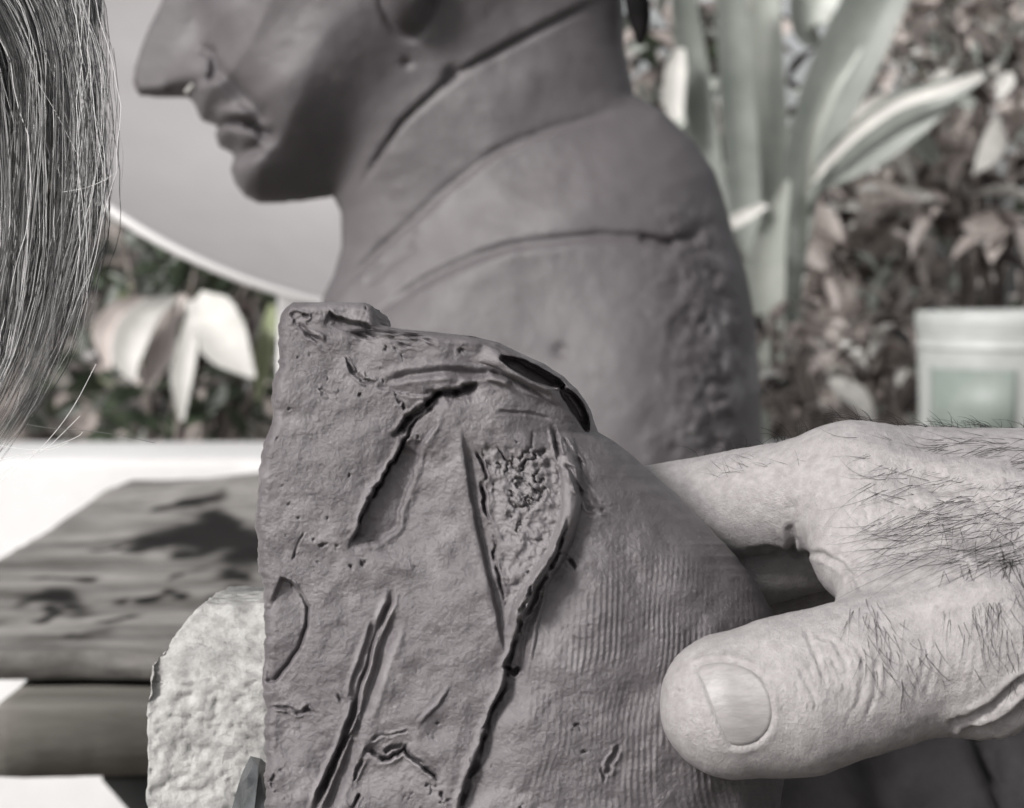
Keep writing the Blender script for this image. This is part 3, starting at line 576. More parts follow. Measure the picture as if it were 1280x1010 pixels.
# double tool grooves low on the piece
ST = [(490, 736), (488, 752), (478, 775), (466, 806), (456, 838), (447, 868), (440, 900), (430, 925), (418, 955), (404, 985), (392, 1020)]
cut(ST, 2.8, 2.8, .6, False, 10, 2.5); cut([(470, 775), (458, 810), (446, 845), (438, 880)], 3.0, 1.6, .4); cut([(492, 770), (482, 805), (470, 840), (458, 875), (448, 905)], 6.5, 1.3, .35)
ridge([(482, 760), (472, 795), (460, 835), (450, 870)], 3.2, .8); tear([(452, 888), (440, 912), (424, 938), (410, 965), (392, 1000)], 2, 7, 1.8, .3, True, 8, flip=-1)
cut([(446, 915), (436, 950), (420, 985), (408, 1020)], 6, 1.4, .3); cut([(460, 935), (448, 962), (440, 985)], 2, 1.4, .2, True); cut([(452, 992), (440, 1010)], 3, 1.8, .2, True)
ridge([(400, 770), (402, 790)], 1, .01)
CR = [(455, 938), (468, 944), (480, 950), (492, 946), (506, 936), (514, 946), (524, 954), (535, 965), (546, 974)]
tear(CR, 2.2, 10, 1.8, .4, True, 12, flip=-1); cut(CR, 2.6, 2.0, .2, True, 12); cut([(460, 928), (470, 922), (490, 918), (512, 916)], 1.8, .8, .2, True); cut([(482, 940), (492, 934), (502, 932)], 3, 1.4, .2, True)
ridge([(562, 855), (545, 880), (520, 908)], 3.2, .55, 4); C += .9*gau(PX, PY, 548, 915, 22, 15, -.5)
# half-moon inset at the edge
ARC = [(350, 722), (364, 728), (376, 740), (384, 758), (384, 782), (374, 810), (360, 832), (344, 850), (330, 852)]
tear(ARC, 2.6, 60, 1.5, .0, False, 30, flip=1); cut(ARC, 2.6, 1.4, 0, False, 10); ridge([(352, 722), (368, 730), (378, 745), (382, 765), (380, 790)], 4, .6)
# crumbs and cracks
cut([(334, 884), (360, 884), (374, 890), (384, 886), (396, 892)], 2.4, 1.5, .4, True); cut([(420, 868), (430, 876)], 2, 1, .2, True); cut([(378, 665), (372, 690), (366, 702)], 1.6, .6, .1, True)
cut([(360, 392), (372, 396), (384, 396), (372, 404), (382, 412), (394, 420), (404, 432), (412, 438)], 2.6, 1.4, .4, True); cut([(428, 443), (438, 456), (445, 464), (452, 476), (470, 478)], 2.2, .9, .4, True)
TOPC = [(410, 390), (422, 396), (436, 400), (452, 404), (464, 412), (470, 420)]
tear(TOPC, 2.5, 9, 2.6, .2, True, 12, flip=1); cut([(430, 416), (450, 418), (466, 424)], 2.5, 1.3, .2, True)
cut([(480, 478), (510, 468), (550, 465), (600, 467), (625, 468)], 4.2, 1.0, .25); tear([(470, 482), (500, 488), (520, 494), (545, 496)], 2, 6, .6, .2, True, 8, flip=-1)
cut([(398, 490), (410, 490), (424, 492)], 1.8, .9, .5, True, 16); cut([(447, 527), (456, 527)], 2.2, .8, .1, True)
cut([(480, 412), (500, 420), (520, 421), (545, 424)], 2.2, 1.2, .4, True); cut([(500, 432), (540, 436)], 2, .6, .2, True)
# the open fold at the shoulder: a lip over two deep hollows
for ctr in ([(630, 449), (652, 458), (672, 469), (690, 478), (704, 483)], [(703, 489), (713, 499), (722, 511), (729, 524), (734, 535)]):
    d_, s_, t_ = pl(jx*.4+PX*.6, jy*.4+PY*.6, ctr); wv = 9.5*np.sqrt(np.clip(np.sin(np.clip(t_*.9+.07, 0, 1)*math.pi), 0, 1)); C += 6.5*sst(1.15, .75, d_/np.maximum(wv, .5))
ridge([(600, 440), (630, 452), (660, 470), (690, 490), (704, 500)], 11, 2.2, 5); cut([(612, 466), (640, 474), (668, 486), (690, 496)], 3.5, 1.6, .3); ridge([(608, 470), (622, 474), (640, 481)], 5.5, 1.4, 5)
ridge([(690, 478), (712, 492), (726, 512), (734, 530)], 4, 1.2)
# pits, scraped zones, comb marks
C += np.clip(fbm(PX/10, PY/10, 3, 51)+.5*fbm(PX/60, PY/60, 2, 53)-.60, 0, 1)*4.0*(PX < 740)
rough = np.clip(1-eT/40, 0, 1)*1.0+np.clip(1-eL/14, 0, 1)*.7+.8*gau(PX, PY, 390, 930, 60, 60)+.5*gau(PX, PY, 620, 920, 30, 80)+.25
C += fbm(PX/8, PY/8, 4, 57)*.20*rough+fbm(PX/3.6, PY/3.6, 2, 58)*.08+fbm(PX/50, PY/30, 3, 59)*.22
ph = (PX+.13*(PY-800)*sst(880, 660, PX)-.05*(PY-800)*sst(780, 900, PX)+fbm(PX/190, PY/190, 2, 61)*24+fbm(PX/40, PY/60, 2, 62)*2.2)/7.2
comb = np.sin(ph*2*math.pi)*(.55+.9*vn(PX/60, PY/40, 63)); cm = sst(640, 740, PX+.12*(PY-800))*sst(640, 800, PY+.25*(PX-760))*(.35+.65*sst(.3, .6, vn(PX/75, PY/75, 65)))
C += comb*cm*.052*(.4+1.2*sst(.3, .7, vn(PX/22, PY/35, 67)))
cut([(772, 930), (766, 950), (758, 972)], 3.5, .8, .3, True); cut([(752, 960), (756, 975)], 2.5, .6, .2, True)
edge_free = np.minimum(np.minimum(eL, eR), eT); C = C*sst(-1, 4, edge_free)
FD = DEP+C
nR = len(rows); Vf = cs(PX, PY, FD/1000).reshape(-1, 3)
id_ = np.arange(nR*NC).reshape(nR, NC); qf = np.stack([id_[:-1, :-1], id_[1:, :-1], id_[1:, 1:], id_[:-1, 1:]], -1).reshape(-1, 4)
ring = np.r_[id_[0, :], id_[1:, -1], id_[-1, -2::-1], id_[-2:0:-1, 0]]; r2 = np.roll(ring, -1)
# side wall straight back, then a back plate
BD = .3385; nW = 5; Vl = [Vf]; Fl = [qf]; prev = ring; n = len(Vf); rv = Vf[ring]
for k in range(1, nW+1):
    lay = rv.copy(); lay[:, 2] = rv[:, 2]+(np.maximum(BD, rv[:, 2]+.003)-rv[:, 2])*k/nW; j = .0012*np.sin(math.pi*k/nW); lay[:, 0] += (RNG.random(len(lay))-.5)*j*.5
    cur = np.arange(n, n+len(ring)); Vl.append(lay); n += len(ring); Fl.append(np.stack([prev, np.roll(prev, -1), np.roll(cur, -1), cur], 1)); prev = cur
lay = rv.copy(); bx = np.repeat(lay[None], 1, 0)[0]
V = np.concatenate(Vl); 
# back plate as row strips between the left and right wall ends
m = len(ring); pos = np.full(nR*NC, -1); pos[ring] = prev
lf = pos[id_[:, 0]]; rgt = pos[id_[:, -1]]
Fl.append(np.stack([lf[:-1], rgt[:-1], rgt[1:], lf[1:]], 1)[:, ::-1])
dryf = np.clip(trm*.55+.6*sst(.1, .5, fbm(PX/45, PY/45, 5, 101))*(PX < 760)+.9*(vn(PX/2.6, PY/2.6, 103) > .94)*(vn(PX/40, PY/40, 104) > .45)+.35*sst(0, -.5, C), 0, 1)
frag = add_obj('clay_piece', W(V), np.concatenate(Fl)[:, ::-1], M['clay'], origin=P(650, 1640, .31), uvcol=np.r_[dryf.ravel(), np.zeros(len(V)-dryf.size)])
tag(frag, 'torn grey clay piece with carved grooves gripped by the hand', 'clay')
frag_depth = lambda px, py: 300

# ================================================================== STONE BLOCK
zf = lambda py, d_: (505-py)/FPX*d_
B0 = cs(190, 870, .405)
def fstone(p):            # millimetres in camera space
    x, y, dz = p[:, 0], p[:, 1], p[:, 2]
    xl0 = (190-640)/FPX*355; xr0 = (430-640)/FPX*355; yt = (505-752)/FPX*362; 
    f = np.maximum(xl0-x, x-xr0); f = np.maximum(f, y-yt); f = np.maximum(f, np.maximum(350-dz, dz-392))
    a = math.radians(52); f = np.maximum(f, -(x-(194-640)/FPX*355)*math.cos(math.radians(40))+(y-(505-822)/FPX*355)*math.sin(math.radians(50))*.85)   # cut corner
    f = np.maximum(f, (-(dz-350)*.80+(y-(505-850)/FPX*350)*.60))                                  # face leans back above y=850
    f = np.maximum(f, -138-y)
    return f
V, Q = implicit(fstone, (-74, -150, 344), (-20, -25, 398), 1.7, 2, lim=1.0)
pxs = V[:, 0]/V[:, 2]*FPX; pys = -V[:, 1]/V[:, 2]*FPX
g = grad(fstone, V, .3); g /= np.linalg.norm(g, axis=1, keepdims=True)
top_ = V[:, 1] > (505-850)/FPX*350
nz = fbm((V[:, 0]+V[:, 2]*.7)/np.where(top_, 2.6, 1.9), (V[:, 1]+V[:, 2]*.6)/np.where(top_, 1.2, 1.8), 4, 71); nz2 = fbm((V[:, 0]+V[:, 2])/9, V[:, 1]/9, 3, 75)
dm_ = gau(V[:, 0], V[:, 1], (204-640)/FPX*355, (505-845)/FPX*355, 2.2, 4.5)
pit_ = np.clip(vn((V[:, 0]+V[:, 2]*.7)/1.1, (V[:, 1]+V[:, 2]*.5)/.9, 77)-.62, 0, 1)*2.2*(~top_)
V = V+g*(nz*.60+nz2*.15-dm_*2.0-pit_*.8)[:, None]
Vw = W(V/1000); Vw[:, 2] = np.maximum(Vw[:, 2], ZT-.002)
st_ = add_obj('stone_block', Vw, Q, M['stone'], origin=(float(Vw[:, 0].mean()), float(Vw[:, 1].mean()), ZT)); tag(st_, 'pale rough pitted stone block with a cut corner beside the clay', 'block')

# dark shiny wrap leaning on the stone
pts2 = [(313, 945), (326, 948), (336, 957), (345, 1010), (345, 1140), (288, 1140), (290, 1010), (297, 984), (303, 965)]
rg = np.random.default_rng(5); Vv = []; 
for (x, y) in pts2: Vv.append(cs(x, y, .3465))
for k, (x, y) in enumerate(pts2): Vv.append(cs(x+(318-x)*.45+rg.uniform(-3, 3), y+(1000-y)*.18, .3425+rg.uniform(-.001, .0012)))
Vv.append(cs(322, 975, .3405)); Vv.append(cs(316, 1030, .3400)); Vv.append(cs(317, 1120, .3405))
n9 = 9; Fw = [(i, (i+1) % n9, n9+(i+1) % n9, n9+i) for i in range(n9)]
Fw += [(9, 10, 18), (10, 11, 18), (11, 12, 19, 18), (12, 13, 20, 19), (13, 14, 20), (14, 15, 19, 20), (15, 16, 18, 19), (16, 17, 18), (17, 9, 18), tuple(range(8, -1, -1))]
wv_ = W(np.array(Vv)); wv_[:, 2] = np.maximum(wv_[:, 2], ZT-.001)
o = add_obj('plastic_wrap', wv_, Fw, M['wrap'], origin=tuple(wv_.mean(0)), smooth=False); tag(o, 'crumpled shiny dark plastic wrap leaning on the pale stone block', 'plastic wrap')

# ================================================================== THE HAND
def c3(px, py, d_): return cs(px, py, float(d_))
def fhand(p):
    # thumb
    TH = [c3(917, 881, 301), c3(1000, 868, 301), c3(1085, 843, 301), c3(1235, 800, 304), c3(1470, 730, 322)]
    th = rcone(p, TH[0], TH[1], 10.8, 11.1); th = smin(th, rcone(p, TH[1], TH[2], 11.0, 10.4), 4); th = smin(th, rcone(p, TH[2], TH[3], 10.4, 12.6), 4); th = smin(th, rcone(p, TH[3], TH[4], 12.6, 19), 6)
    # metacarpals (palm)
    wr = [c3(1560, 640, 338), c3(1560, 645, 350), c3(1560, 655, 362), c3(1560, 665, 374)]
    mc = [c3(1065, 608, 331), c3(1075, 600, 352), c3(1090, 620, 372), c3(1110, 650, 389)]
    rm = [9.6, 9.6, 9.2, 8.4]; pm = None
    for a, b, r in zip(mc, wr, rm):
        k = rcone(p, a, b, r, r+4); pm = k if pm is None else smin(pm, k, 9)
    pm = smin(pm, rcone(p, c3(1150, 720, 360), c3(1500, 740, 352), 10, 16), 12)
    # web and first interosseous
    wb = smin(rcone(p, c3(1105, 665, 322), c3(1330, 700, 322), 8.2, 16), rcone(p, c3(1100, 742, 313), c3(1330, 720, 318), 6.4, 16), 8)
    f = smin(pm, wb, 10); f = smin(f, th, 7.5)
    f = smin(f, ell(p, c3(1068, 690, 322), (6.5, 7.5, 7)), 4.5)
    # fingers, wrapping behind the clay
    def finger(a, b, c, dd_, r0, r1, r2, kk):
        g_ = rcone(p, a, b, r0, r1); g_ = smin(g_, rcone(p, b, c, r1, r2), 3); g_ = smin(g_, rcone(p, c, dd_, r2, r2*.86), 2.5); return g_
    f = smin(f, finger(mc[0], c3(780, 650, 351), c3(640, 735, 349), c3(575, 790, 347), 9.3, 8.4, 7.4, 0), 5)
    f2 = finger(c3(1085, 655, 347), c3(800, 738, 354), c3(640, 810, 350), c3(560, 860, 347), 8.8, 8.4, 7.6, 0); f = smin(f, f2, 2.0)
    f3 = finger(c3(1100, 700, 366), c3(830, 800, 362), c3(670, 880, 350.5), c3(590, 930, 347), 8.4, 8.0, 7.4, 0); f = smin(f, f3, 1.6)
    f4 = finger(c3(1120, 740, 380), c3(860, 860, 366), c3(720, 950, 351), c3(650, 990, 346), 7.4, 7.0, 6.4, 0); f = smin(f, f4, 1.6)
    # wrist and forearm
    f = smin(f, rcone(p, c3(1520, 690, 350), c3(2050, 720, 360), 25, 29), 18)
    return f
V, Q = implicit(fhand, (-45, -92, 268), (150, 8, 412), 1.5, 2, e=.15, lim=.6)
gN = grad(fhand, V, .15); gN /= np.linalg.norm(gN, axis=1, keepdims=True)+1e-9
hx = V[:, 0]/V[:, 2]*FPX+640; hy = 505-V[:, 1]/V[:, 2]*FPX
front = (gN[:, 2] < .25) & (V[:, 2] < 352)
NAIL = [(868, 832), (882, 827), (900, 825), (922, 828), (940, 836), (954, 849), (964, 870), (967, 894), (962, 914), (948, 929), (930, 935), (912, 934), (900, 912), (890, 888), (880, 862)]
disp = np.zeros(len(V)); wx = hx+fbm(hx/9, hy/9, 2, 81)*3; wy = hy+fbm(hx/9, hy/9, 2, 82)*3
def crease(poly, wv, dep, lip=.25, taper=6):
    global disp
    d_, s_, t_ = pl(wx, wy, poly); f_ = np.minimum(1, np.minimum(t_, 1-t_)*taper); disp = disp+front*f_*(-dep*np.exp(-(d_/wv)**2)+lip*dep*np.exp(-((d_-wv*2.2)/(wv*1.1))**2))
nin = inside(hx, hy, NAIL); nd, _, _ = pl(hx, hy, NAIL+[NAIL[0]])
disp += front*(np.where(nin, -.50*sst(0, 5, nd), .34*np.exp(-(nd/9)**2)-.32*np.exp(-(nd/2.0)**2)))
tipm = gau(hx, hy, 850, 890, 50, 60)
for pts in ([(1004, 784), (1014, 806), (1022, 826), (1030, 846)], [(1030, 790), (1046, 806), (1056, 826), (1058, 852), (1052, 872)], [(1042, 826), (1050, 842), (1054, 866)], [(996, 830), (1008, 850), (1022, 882)], [(1062, 796), (1076, 816), (1080, 846), (1074, 872), (1060, 900)], [(1090, 800), (1096, 830), (1092, 870), (1080, 905)], [(1020, 794), (1036, 800)]):
    crease(pts, 2.4, .36, .35)
crease([(985, 655), (992, 690), (1004, 700)], 4, .7); crease([(1005, 690), (1030, 694), (1052, 706), (1070, 724), (1078, 742)], 3.6, .55, .3); crease([(1040, 690), (1060, 700), (1072, 715)], 3, .35); crease([(1060, 715), (1062, 745)], 3, .3)
crease([(990, 620), (986, 650), (996, 688)], 6, .4, .2); crease([(1066, 600), (1072, 640), (1074, 680)], 4, .14); crease([(1056, 600), (1060, 650), (1064, 690)], 4, .12); crease([(1082, 610), (1084, 650), (1080, 690)], 4, .12)
crease([(930, 690), (960, 688), (990, 692), (1010, 702)], 4, .5, .2)
crease([(1186, 905), (1210, 900), (1240, 885), (1270, 858), (1300, 835)], 5, 1.1, .4, 20); crease([(1200, 914), (1236, 910), (1266, 894), (1300, 868)], 5, 1.0, .4, 20); crease([(1240, 926), (1270, 922), (1300, 905)], 4, .8, .4, 20)
for i in range(9): crease([(1120+i*13, 790+4*math.sin(i*2.)), (1116+i*13, 830), (1104+i*13, 880)], 3.4, .08+.05*math.sin(i*5.), .3)
for i in range(5): crease([(1095+i*40, 640-10*i), (1160+i*35, 600-6*i), (1220+i*30, 590-4*i)], 6, .12, .4)
crease([(1100, 720), (1140, 690), (1180, 672), (1240, 660)], 10, .35, .3); crease([(1070, 738), (1110, 736), (1160, 722)], 4, .16, .3)
crease([(832, 866), (842, 862), (856, 866)], 1.8, .3, .2)
crease([(1062, 556), (1120, 572), (1190, 588), (1300, 596)], 16, -.9, 0, 5); crease([(1100, 650), (1160, 622), (1230, 618), (1300, 628)], 8, -.55, 0, 5); crease([(1130, 600), (1170, 640), (1200, 690), (1240, 730)], 8, -.4, 0, 5)
crease([(1110, 690), (1170, 668), (1260, 660)], 26, .9, 0, 4); crease([(1110, 590), (1180, 612), (1290, 640)], 14, .5, 0, 4); crease([(1100, 770), (1180, 750), (1290, 730)], 18, -.7, 0, 4)
for i in range(16): crease([(1060+i*15, 560+(i*37) % 60), (1072+i*15, 610+(i*53) % 70), (1066+i*15, 660+(i*29) % 60)], 2.4, .10, .5)
for i in range(10): crease([(990+i*7, 800+(i*31) % 40), (1000+i*7, 840+(i*17) % 30), (996+i*7, 890+(i*23) % 30)], 2.0, .12, .5)
vein = gau(hx, hy, 1160, 640, 90, 30, -.3)
disp += front*(fbm(hx/30, hy/30, 2, 83)*.20+fbm(hx/6, hy/9, 3, 84)*.05*(1+.8*sst(980, 1150, hx)))
Vh = V+gN*disp[:, None]
hand = empty('person', W(np.array([.10, -.06, .33]))); tag(hand, 'person gripping the torn clay piece, thumb in front and fingers behind', 'person')
arm = add_obj('hand', W(Vh/1000), Q, M['skin'], hand)
def shoot(px, py, f, d0=270.0, it=60):
    px = np.asarray(px, float); py = np.asarray(py, float); r = np.stack([(px-640)/FPX, (505-py)/FPX, np.ones_like(px)], 1); L = np.linalg.norm(r, axis=1); t_ = np.full(len(px), d0)
    for _ in range(it): t_ = np.clip(t_+f(r*t_[:, None])/L*.9, d0, 420)
    return r*t_[:, None]
# nail
bn = np.array(NAIL, float); 
def dense(poly, n):
    poly = np.vstack([poly, poly[:1]]); L = np.r_[0, np.cumsum(np.hypot(*np.diff(poly, axis=0).T))]; s = np.linspace(0, L[-1], n, endpoint=False); out = np.stack([np.interp(s, L, poly[:, 0]), np.interp(s, L, poly[:, 1])], 1)
    for _ in range(3): out = (np.roll(out, 1, 0)+2*out+np.roll(out, -1, 0))/4
    return out
bo = dense(bn, 72); cen = bo.mean(0); RR = np.r_[.0, .2, .4, .6, .75, .87, .95, 1.0]; pxy = np.concatenate([cen[None]]+[cen+(bo-cen)*r for r in RR[1:]])
sp = shoot(pxy[:, 0], pxy[:, 1], fhand); gn = grad(fhand, sp, .15); gn /= np.linalg.norm(gn, axis=1, keepdims=True)
rad = np.r_[0, np.repeat(RR[1:], 72)]; hgt_ = np.where(rad < .96, -.02+.12*(1-rad**2), -.45); sp = sp+gn*hgt_[:, None]
Fn = [(0, 1+(i+1) % 72, 1+i) for i in range(72)]+[(1+j*72+i, 1+j*72+(i+1) % 72, 1+(j+1)*72+(i+1) % 72, 1+(j+1)*72+i) for j in range(len(RR)-2) for i in range(72)]
add_obj('thumbnail', W(sp/1000), Fn, M['nail'], hand)
# dark hairs on the skin
def skin_hairs(n, boxr, ang, spread_, length, lift, rad, seed, mask=None, curl=.5):
    rg = np.random.default_rng(seed); x = rg.uniform(boxr[0], boxr[1], n); y = rg.uniform(boxr[2], boxr[3], n)
    if mask is not None: k = mask(x, y) > rg.random(n); x, y = x[k], y[k]; n = len(x)
    a = np.radians(ang)+rg.normal(0, math.radians(spread_), n); L = length*rg.uniform(.5, 1.3, n); c_ = rg.normal(0, curl, n); M_ = 8; pts_ = []
    for k in range(M_):
        t_ = k/(M_-1); s_ = shoot(x, y, fhand, it=45); g_ = grad(fhand, s_, .2); g_ /= np.linalg.norm(g_, axis=1, keepdims=True)+1e-9
        pts_.append(s_+g_*((lift*np.sin(t_*2.0)*rg.uniform(.6, 1.3, n))+.02)[:, None]*(t_ > 0)[None].T if False else s_+g_*(lift*math.sin(t_*1.9)+.03)*(1 if k else -2))
        aa_ = a+c_*t_*1.4; x = x+np.cos(aa_)*L/(M_-1); y = y+np.sin(aa_)*L/(M_-1)
    pts_ = np.stack(pts_, 1); ok = (np.abs(np.diff(pts_[:, :, 2], axis=1)).max(1) < 3.0) & (pts_[:, 0, 2] < 375); pts_ = pts_[ok]; return pts_, np.tile(np.linspace(rad*1.1, rad*.15, M_), (len(pts_), 1))
hs_ = []
hs_.append(skin_hairs(170, (1040, 1180, 745, 870), 80, 15, 44, .4, .034, 1, lambda x, y: 1.6*gau(x, y, 1085, 775, 22, 22)+.7*gau(x, y, 1125, 820, 38, 36)+.08))
hs_.append(skin_hairs(300, (1160, 1300, 650, 850), 84, 14, 54, .4, .036, 3, lambda x, y: 1.1*gau(x, y, 1245, 730, 40, 55)+.14))
hs_.append(skin_hairs(420, (1050, 1310, 545, 650), 166, 14, 66, .4, .036, 4, lambda x, y: (.10+.9*sst(1060, 1220, x))*(.25+.75*gau(x, y, x, 570, 1, 26))))
hs_.append(skin_hairs(150, (1090, 1310, 600, 710), 157, 12, 78, .35, .032, 5, lambda x, y: .25+.6*sst(1100, 1260, x)))
hs_.append(skin_hairs(70, (1120, 1300, 640, 705), 160, 9, 110, .45, .034, 7))
hs_.append(skin_hairs(30, (880, 1010, 570, 600), 200, 30, 26, .3, .022, 8))
pa = np.concatenate([a for a, b in hs_]); ra = np.concatenate([b for a, b in hs_])
V2, F2 = tubes(W(pa/1000), ra/1000, 4); ho = add_obj('arm_hair', V2, F2, M['dhair'], hand); ho['kind'] = 'stuff'
# fine hairs along the upper edge of hand and finger, seen against the light
rg = np.random.default_rng(9); xs = np.r_[rg.uniform(870, 1010, 34), rg.uniform(1040, 1290, 110)]; ys = np.interp(xs, [815, 870, 960, 1000, 1040, 1090, 1290], [596, 582, 560, 545, 536, 540, 548])
pp_ = []
for x, y in zip(xs, ys):
    ys_ = np.arange(y-60, y+50, 1.0); s_ = shoot(np.full(len(ys_), x), ys_, fhand, it=40); hit = np.abs(fhand(s_)) < .25
    if not hit.any(): continue
    b = s_[np.argmax(hit)]; a = rg.normal(2.2 if x > 1030 else 1.3, .5); L = rg.uniform(2.0, 5.5); t_ = np.linspace(0, 1, 8)[:, None]
    dr = np.array([math.cos(a), math.sin(a)*.8, rg.normal(0, .3)]); cv = np.array([-.6, -.5, 0])*rg.uniform(.2, 1.2); pp_.append(b+np.array([0, -.3, 0])+L*(dr*t_+cv*t_**2))
pp_ = np.array(pp_); V2, F2 = tubes(W(pp_/1000), np.tile(np.linspace(.042, .015, 8), (len(pp_), 1))/1000, 4); ho = add_obj('edge_hair', V2, F2, M['dhair'], hand); ho['kind'] = 'stuff'
# sleeve over the forearm outside the frame
sl0 = c3(1520, 690, 350); sl1 = c3(2050, 720, 360); ax = (sl1-sl0)/np.linalg.norm(sl1-sl0); A_ = sl0+ax*((130-sl0[0])/ax[0]); Vs = []
uu = np.cross(ax, [0, 0, 1.]); uu /= np.linalg.norm(uu); vv = np.cross(ax, uu)
for j, (s, r) in enumerate(((0, 29.0), (0, 34), (3, 36), (60, 38), (160, 44), (260, 52), (262, 10))):
    for i in range(40): a = 2*math.pi*i/40; Vs.append(A_+ax*s+(uu*math.cos(a)+vv*math.sin(a))*(r+1.2*math.sin(3*a+s*.05)))
add_obj('sleeve', W(np.array(Vs)/1000), np.array([[j*40+i, j*40+(i+1) % 40, (j+1)*40+(i+1) % 40, (j+1)*40+i] for j in range(6) for i in range(40)]), M['sleeve'], hand)
# dark shirt of the same person behind and under the hand
def fshirt(p):
    q = np.abs(p-np.array([215., -330, 575]))-np.array([150, 215, 28]); f = np.linalg.norm(np.maximum(q, 0), axis=1)+np.minimum(q.max(1), 0)-28
    f = smin(f, rcone(p, A_+ax*255, np.array([330., -110, 575]), 46, 70), 40)
    hx_ = p[:, 0]/p[:, 2]*FPX+640; hy_ = 505-p[:, 1]/p[:, 2]*FPX; fold = np.zeros(len(p))
    for poly, w_, dp in (([(1215, 880), (1235, 950), (1265, 1020), (1300, 1120)], 11, 11), ([(1080, 930), (1100, 980), (1135, 1060), (1160, 1200)], 26, 9), ([(1330, 900), (1345, 1000), (1370, 1100)], 16, 9), ([(1160, 1010), (1220, 1120)], 20, 4)):
        d_, _, _ = pl(hx_, hy_, poly); fold += dp*np.exp(-(d_/w_)**2)
    return f+fold*(p[:, 2] < 580)
V, Q = implicit(fshirt, (20, -600, 505), (430, -10, 650), 7.0, 1, e=1.0, lim=4)
add_obj('shirt', W(V/1000), Q, M['sleeve'], hand)

# ================================================================== PERSON WITH GREY HAIR
HC = c3(-440, -60, 385)
def fhead(p):
    f = ell(p, HC+np.array([0, 12, 8]), (72, 88, 92)); f = smin(f, ell(p, HC+np.array([0, -45, 35]), (52, 62, 52)), 30)
    f = smin(f, rcone(p, HC+np.array([0, -22, 92]), HC+np.array([0, -2, 84]), 10, 6), 8)                     # nose, looking away from the camera
    for s in (-1, 1): f = smin(f, ell(p, HC+np.array([s*72, -12, 4]), (8, 26, 15)), 4)
    f = smin(f, rcone(p, HC+np.array([-20, -50, -15]), HC+np.array([-150, -110, -35]), 50, 56), 25)
    return smin(f, rcone(p, HC+np.array([-170, -40, -30]), HC+np.array([-190, -230, -20]), 95, 120), 40)
V, Q = implicit(fhead, HC-np.array([330, 380, 170]), HC+np.array([100, 115, 130]), 8.0, 1, e=.5, lim=4)
lady = empty('person', W(HC/1000)); tag(lady, 'person with loose grey and black hair leaning in close', 'person'); add_obj('head', W(V/1000), Q, M['skin2'], lady)
def hair_lock(n, a_rng, seed, clump=40, wig=2.2, r0=.062, depth=(334, 372), ytop=(-140, -60)):
    rg = np.random.default_rng(seed); M_ = 22; t_ = np.linspace(0, 1, M_)
    ci = rg.integers(0, clump, n); ca = rg.uniform(*a_rng, clump); cd_ = rg.uniform(*depth, clump); ce = rg.uniform(.62, 1.0, clump); ct = rg.random(clump); cph = rg.uniform(0, 6.3, clump)
    a = ca[ci]+rg.normal(0, .022, n)*(1+.6*rg.random(n)); d_ = cd_[ci]+rg.normal(0, 2.2, n); yend = 610*np.clip(ce[ci]+rg.normal(0, .07, n), .5, 1.03)-150*np.clip(a-.55, 0, 1)/.45*rg.random(n)
    y0 = rg.uniform(*ytop, n); Y = y0[:, None]+(yend-y0)[:, None]*t_[None]
    xo = np.interp(Y, [-150, -60, 0, 80, 150, 220, 300, 380, 450, 510, 560, 600, 640], [60, 96, 116, 128, 132, 131, 123, 106, 84, 54, 18, -14, -50])
    wd = np.interp(Y, [-150, 0, 200, 400, 600], [300, 300, 290, 255, 215])
    xo = xo-7
    X = xo-(1-a)[:, None]*wd+wig*np.sin(Y/60+cph[ci][:, None])*1.4+np.cumsum(rg.normal(0, .55, (n, M_)), 1)*wig*.55
    X = X+(np.maximum(0, 90-Y)/90)**2*-26*(1-a)[:, None]*2
    Dd = d_[:, None]+np.cumsum(rg.normal(0, .25, (n, M_)), 1)
    tone = np.clip(np.where(ct[ci] < .48+.4*np.exp(-((ca[ci]-.72)/.12)**2), rg.beta(1, 9, n), rg.beta(4, 1.3, n)), 0, 1)
    rad = np.tile(np.r_[np.full(M_-4, 1.), .8, .6, .4, .2], (n, 1))*r0*rg.uniform(.7, 1.35, n)[:, None]
    return cs(X, Y, Dd/1000), rad/1000, tone
PA = []; RA = []; TA = []
for args in ((1150, (-.15, .74), 1, 80, 3.0), (480, (.60, .97), 2, 44, 3.6), (150, (.84, 1.04), 3, 70, 6.0, .045), (120, (.3, 1.0), 4, 120, 8.0, .06)):
    a, b, c = hair_lock(*args); PA.append(a); RA.append(b); TA.append(c)
PA = np.concatenate(PA); RA = np.concatenate(RA); TA = np.concatenate(TA)
V2, F2 = tubes(W(PA), RA, 4); ho = add_obj('hair', V2, F2, M['hair'], lady, uvcol=np.repeat(TA, PA.shape[1]*4)); ho['kind'] = 'stuff'
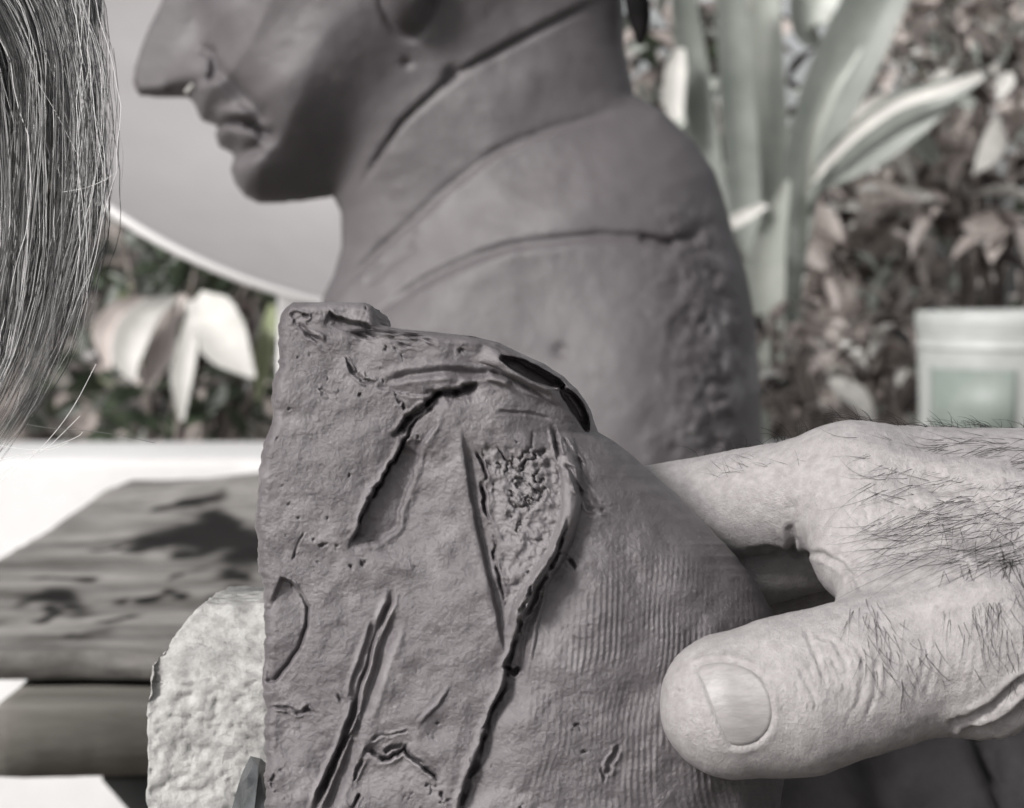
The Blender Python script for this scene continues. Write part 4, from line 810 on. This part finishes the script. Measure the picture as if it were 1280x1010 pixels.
# a cap of hair over the skull, out of the frame
th_ = RNG.uniform(0, 2*math.pi, 2200); el_ = RNG.uniform(.15, 1.5, 2200); t_ = np.linspace(0, 1, 14); e2 = el_[:, None]*(1-t_)+(-.35)*t_; k_ = 1+RNG.uniform(.0, .10, 2200)[:, None]
X = HC[0]+75*k_*np.cos(e2)*np.cos(th_[:, None]); Yy = HC[1]+14+92*k_*np.sin(e2); Z = HC[2]+6+96*k_*np.cos(e2)*np.sin(th_[:, None]); kp = (np.sin(th_) < .55)
V2, F2 = tubes(W(np.stack([X, Yy, Z], -1)[kp]/1000), np.full((kp.sum(), 14), .0003), 4); tn = np.repeat(np.where(RNG.random(kp.sum()) < .45, .12, .75), 14*4); ho = add_obj('hair', V2, F2, M['hair'], lady, uvcol=tn); ho['kind'] = 'stuff'
# stray hairs
ST_ = [[(30, 530), (66, 536), (110, 538), (150, 544), (194, 554)], [(0, 602), (40, 572), (70, 540), (95, 505), (120, 455)], [(0, 575), (40, 566), (75, 555), (100, 545), (103, 540)], 
       [(40, 190), (60, 150), (80, 120), (96, 103)], [(78, 240), (105, 236), (130, 226), (142, 218)], [(20, 40), (45, 100), (70, 140), (95, 190)], [(60, 20), (75, 60), (98, 110), (108, 160)], [(0, 592), (60, 560), (100, 520)], [(0, 557), (30, 562), (64, 563), (85, 553)], [(142, 60), (150, 130), (148, 200)], [(100, 0), (126, 60), (134, 140)]]
for k, s_ in enumerate(ST_):
    s_ = np.array(s_, float); q_ = np.linspace(0, 1, 16); u_ = np.linspace(0, 1, len(s_)); xs, ys = np.interp(q_, u_, s_[:, 0]), np.interp(q_, u_, s_[:, 1])
    for _ in range(3): xs[1:-1] = (xs[:-2]+2*xs[1:-1]+xs[2:])/4; ys[1:-1] = (ys[:-2]+2*ys[1:-1]+ys[2:])/4
    V2, F2 = tubes(P(xs, ys, .336+.002*(k % 4))[None], np.full((1, 16), .000045), 4); add_obj('stray_hair', V2, F2, M['hair'], lady, uvcol=np.full(len(V2), .9 if k % 3 else .15))
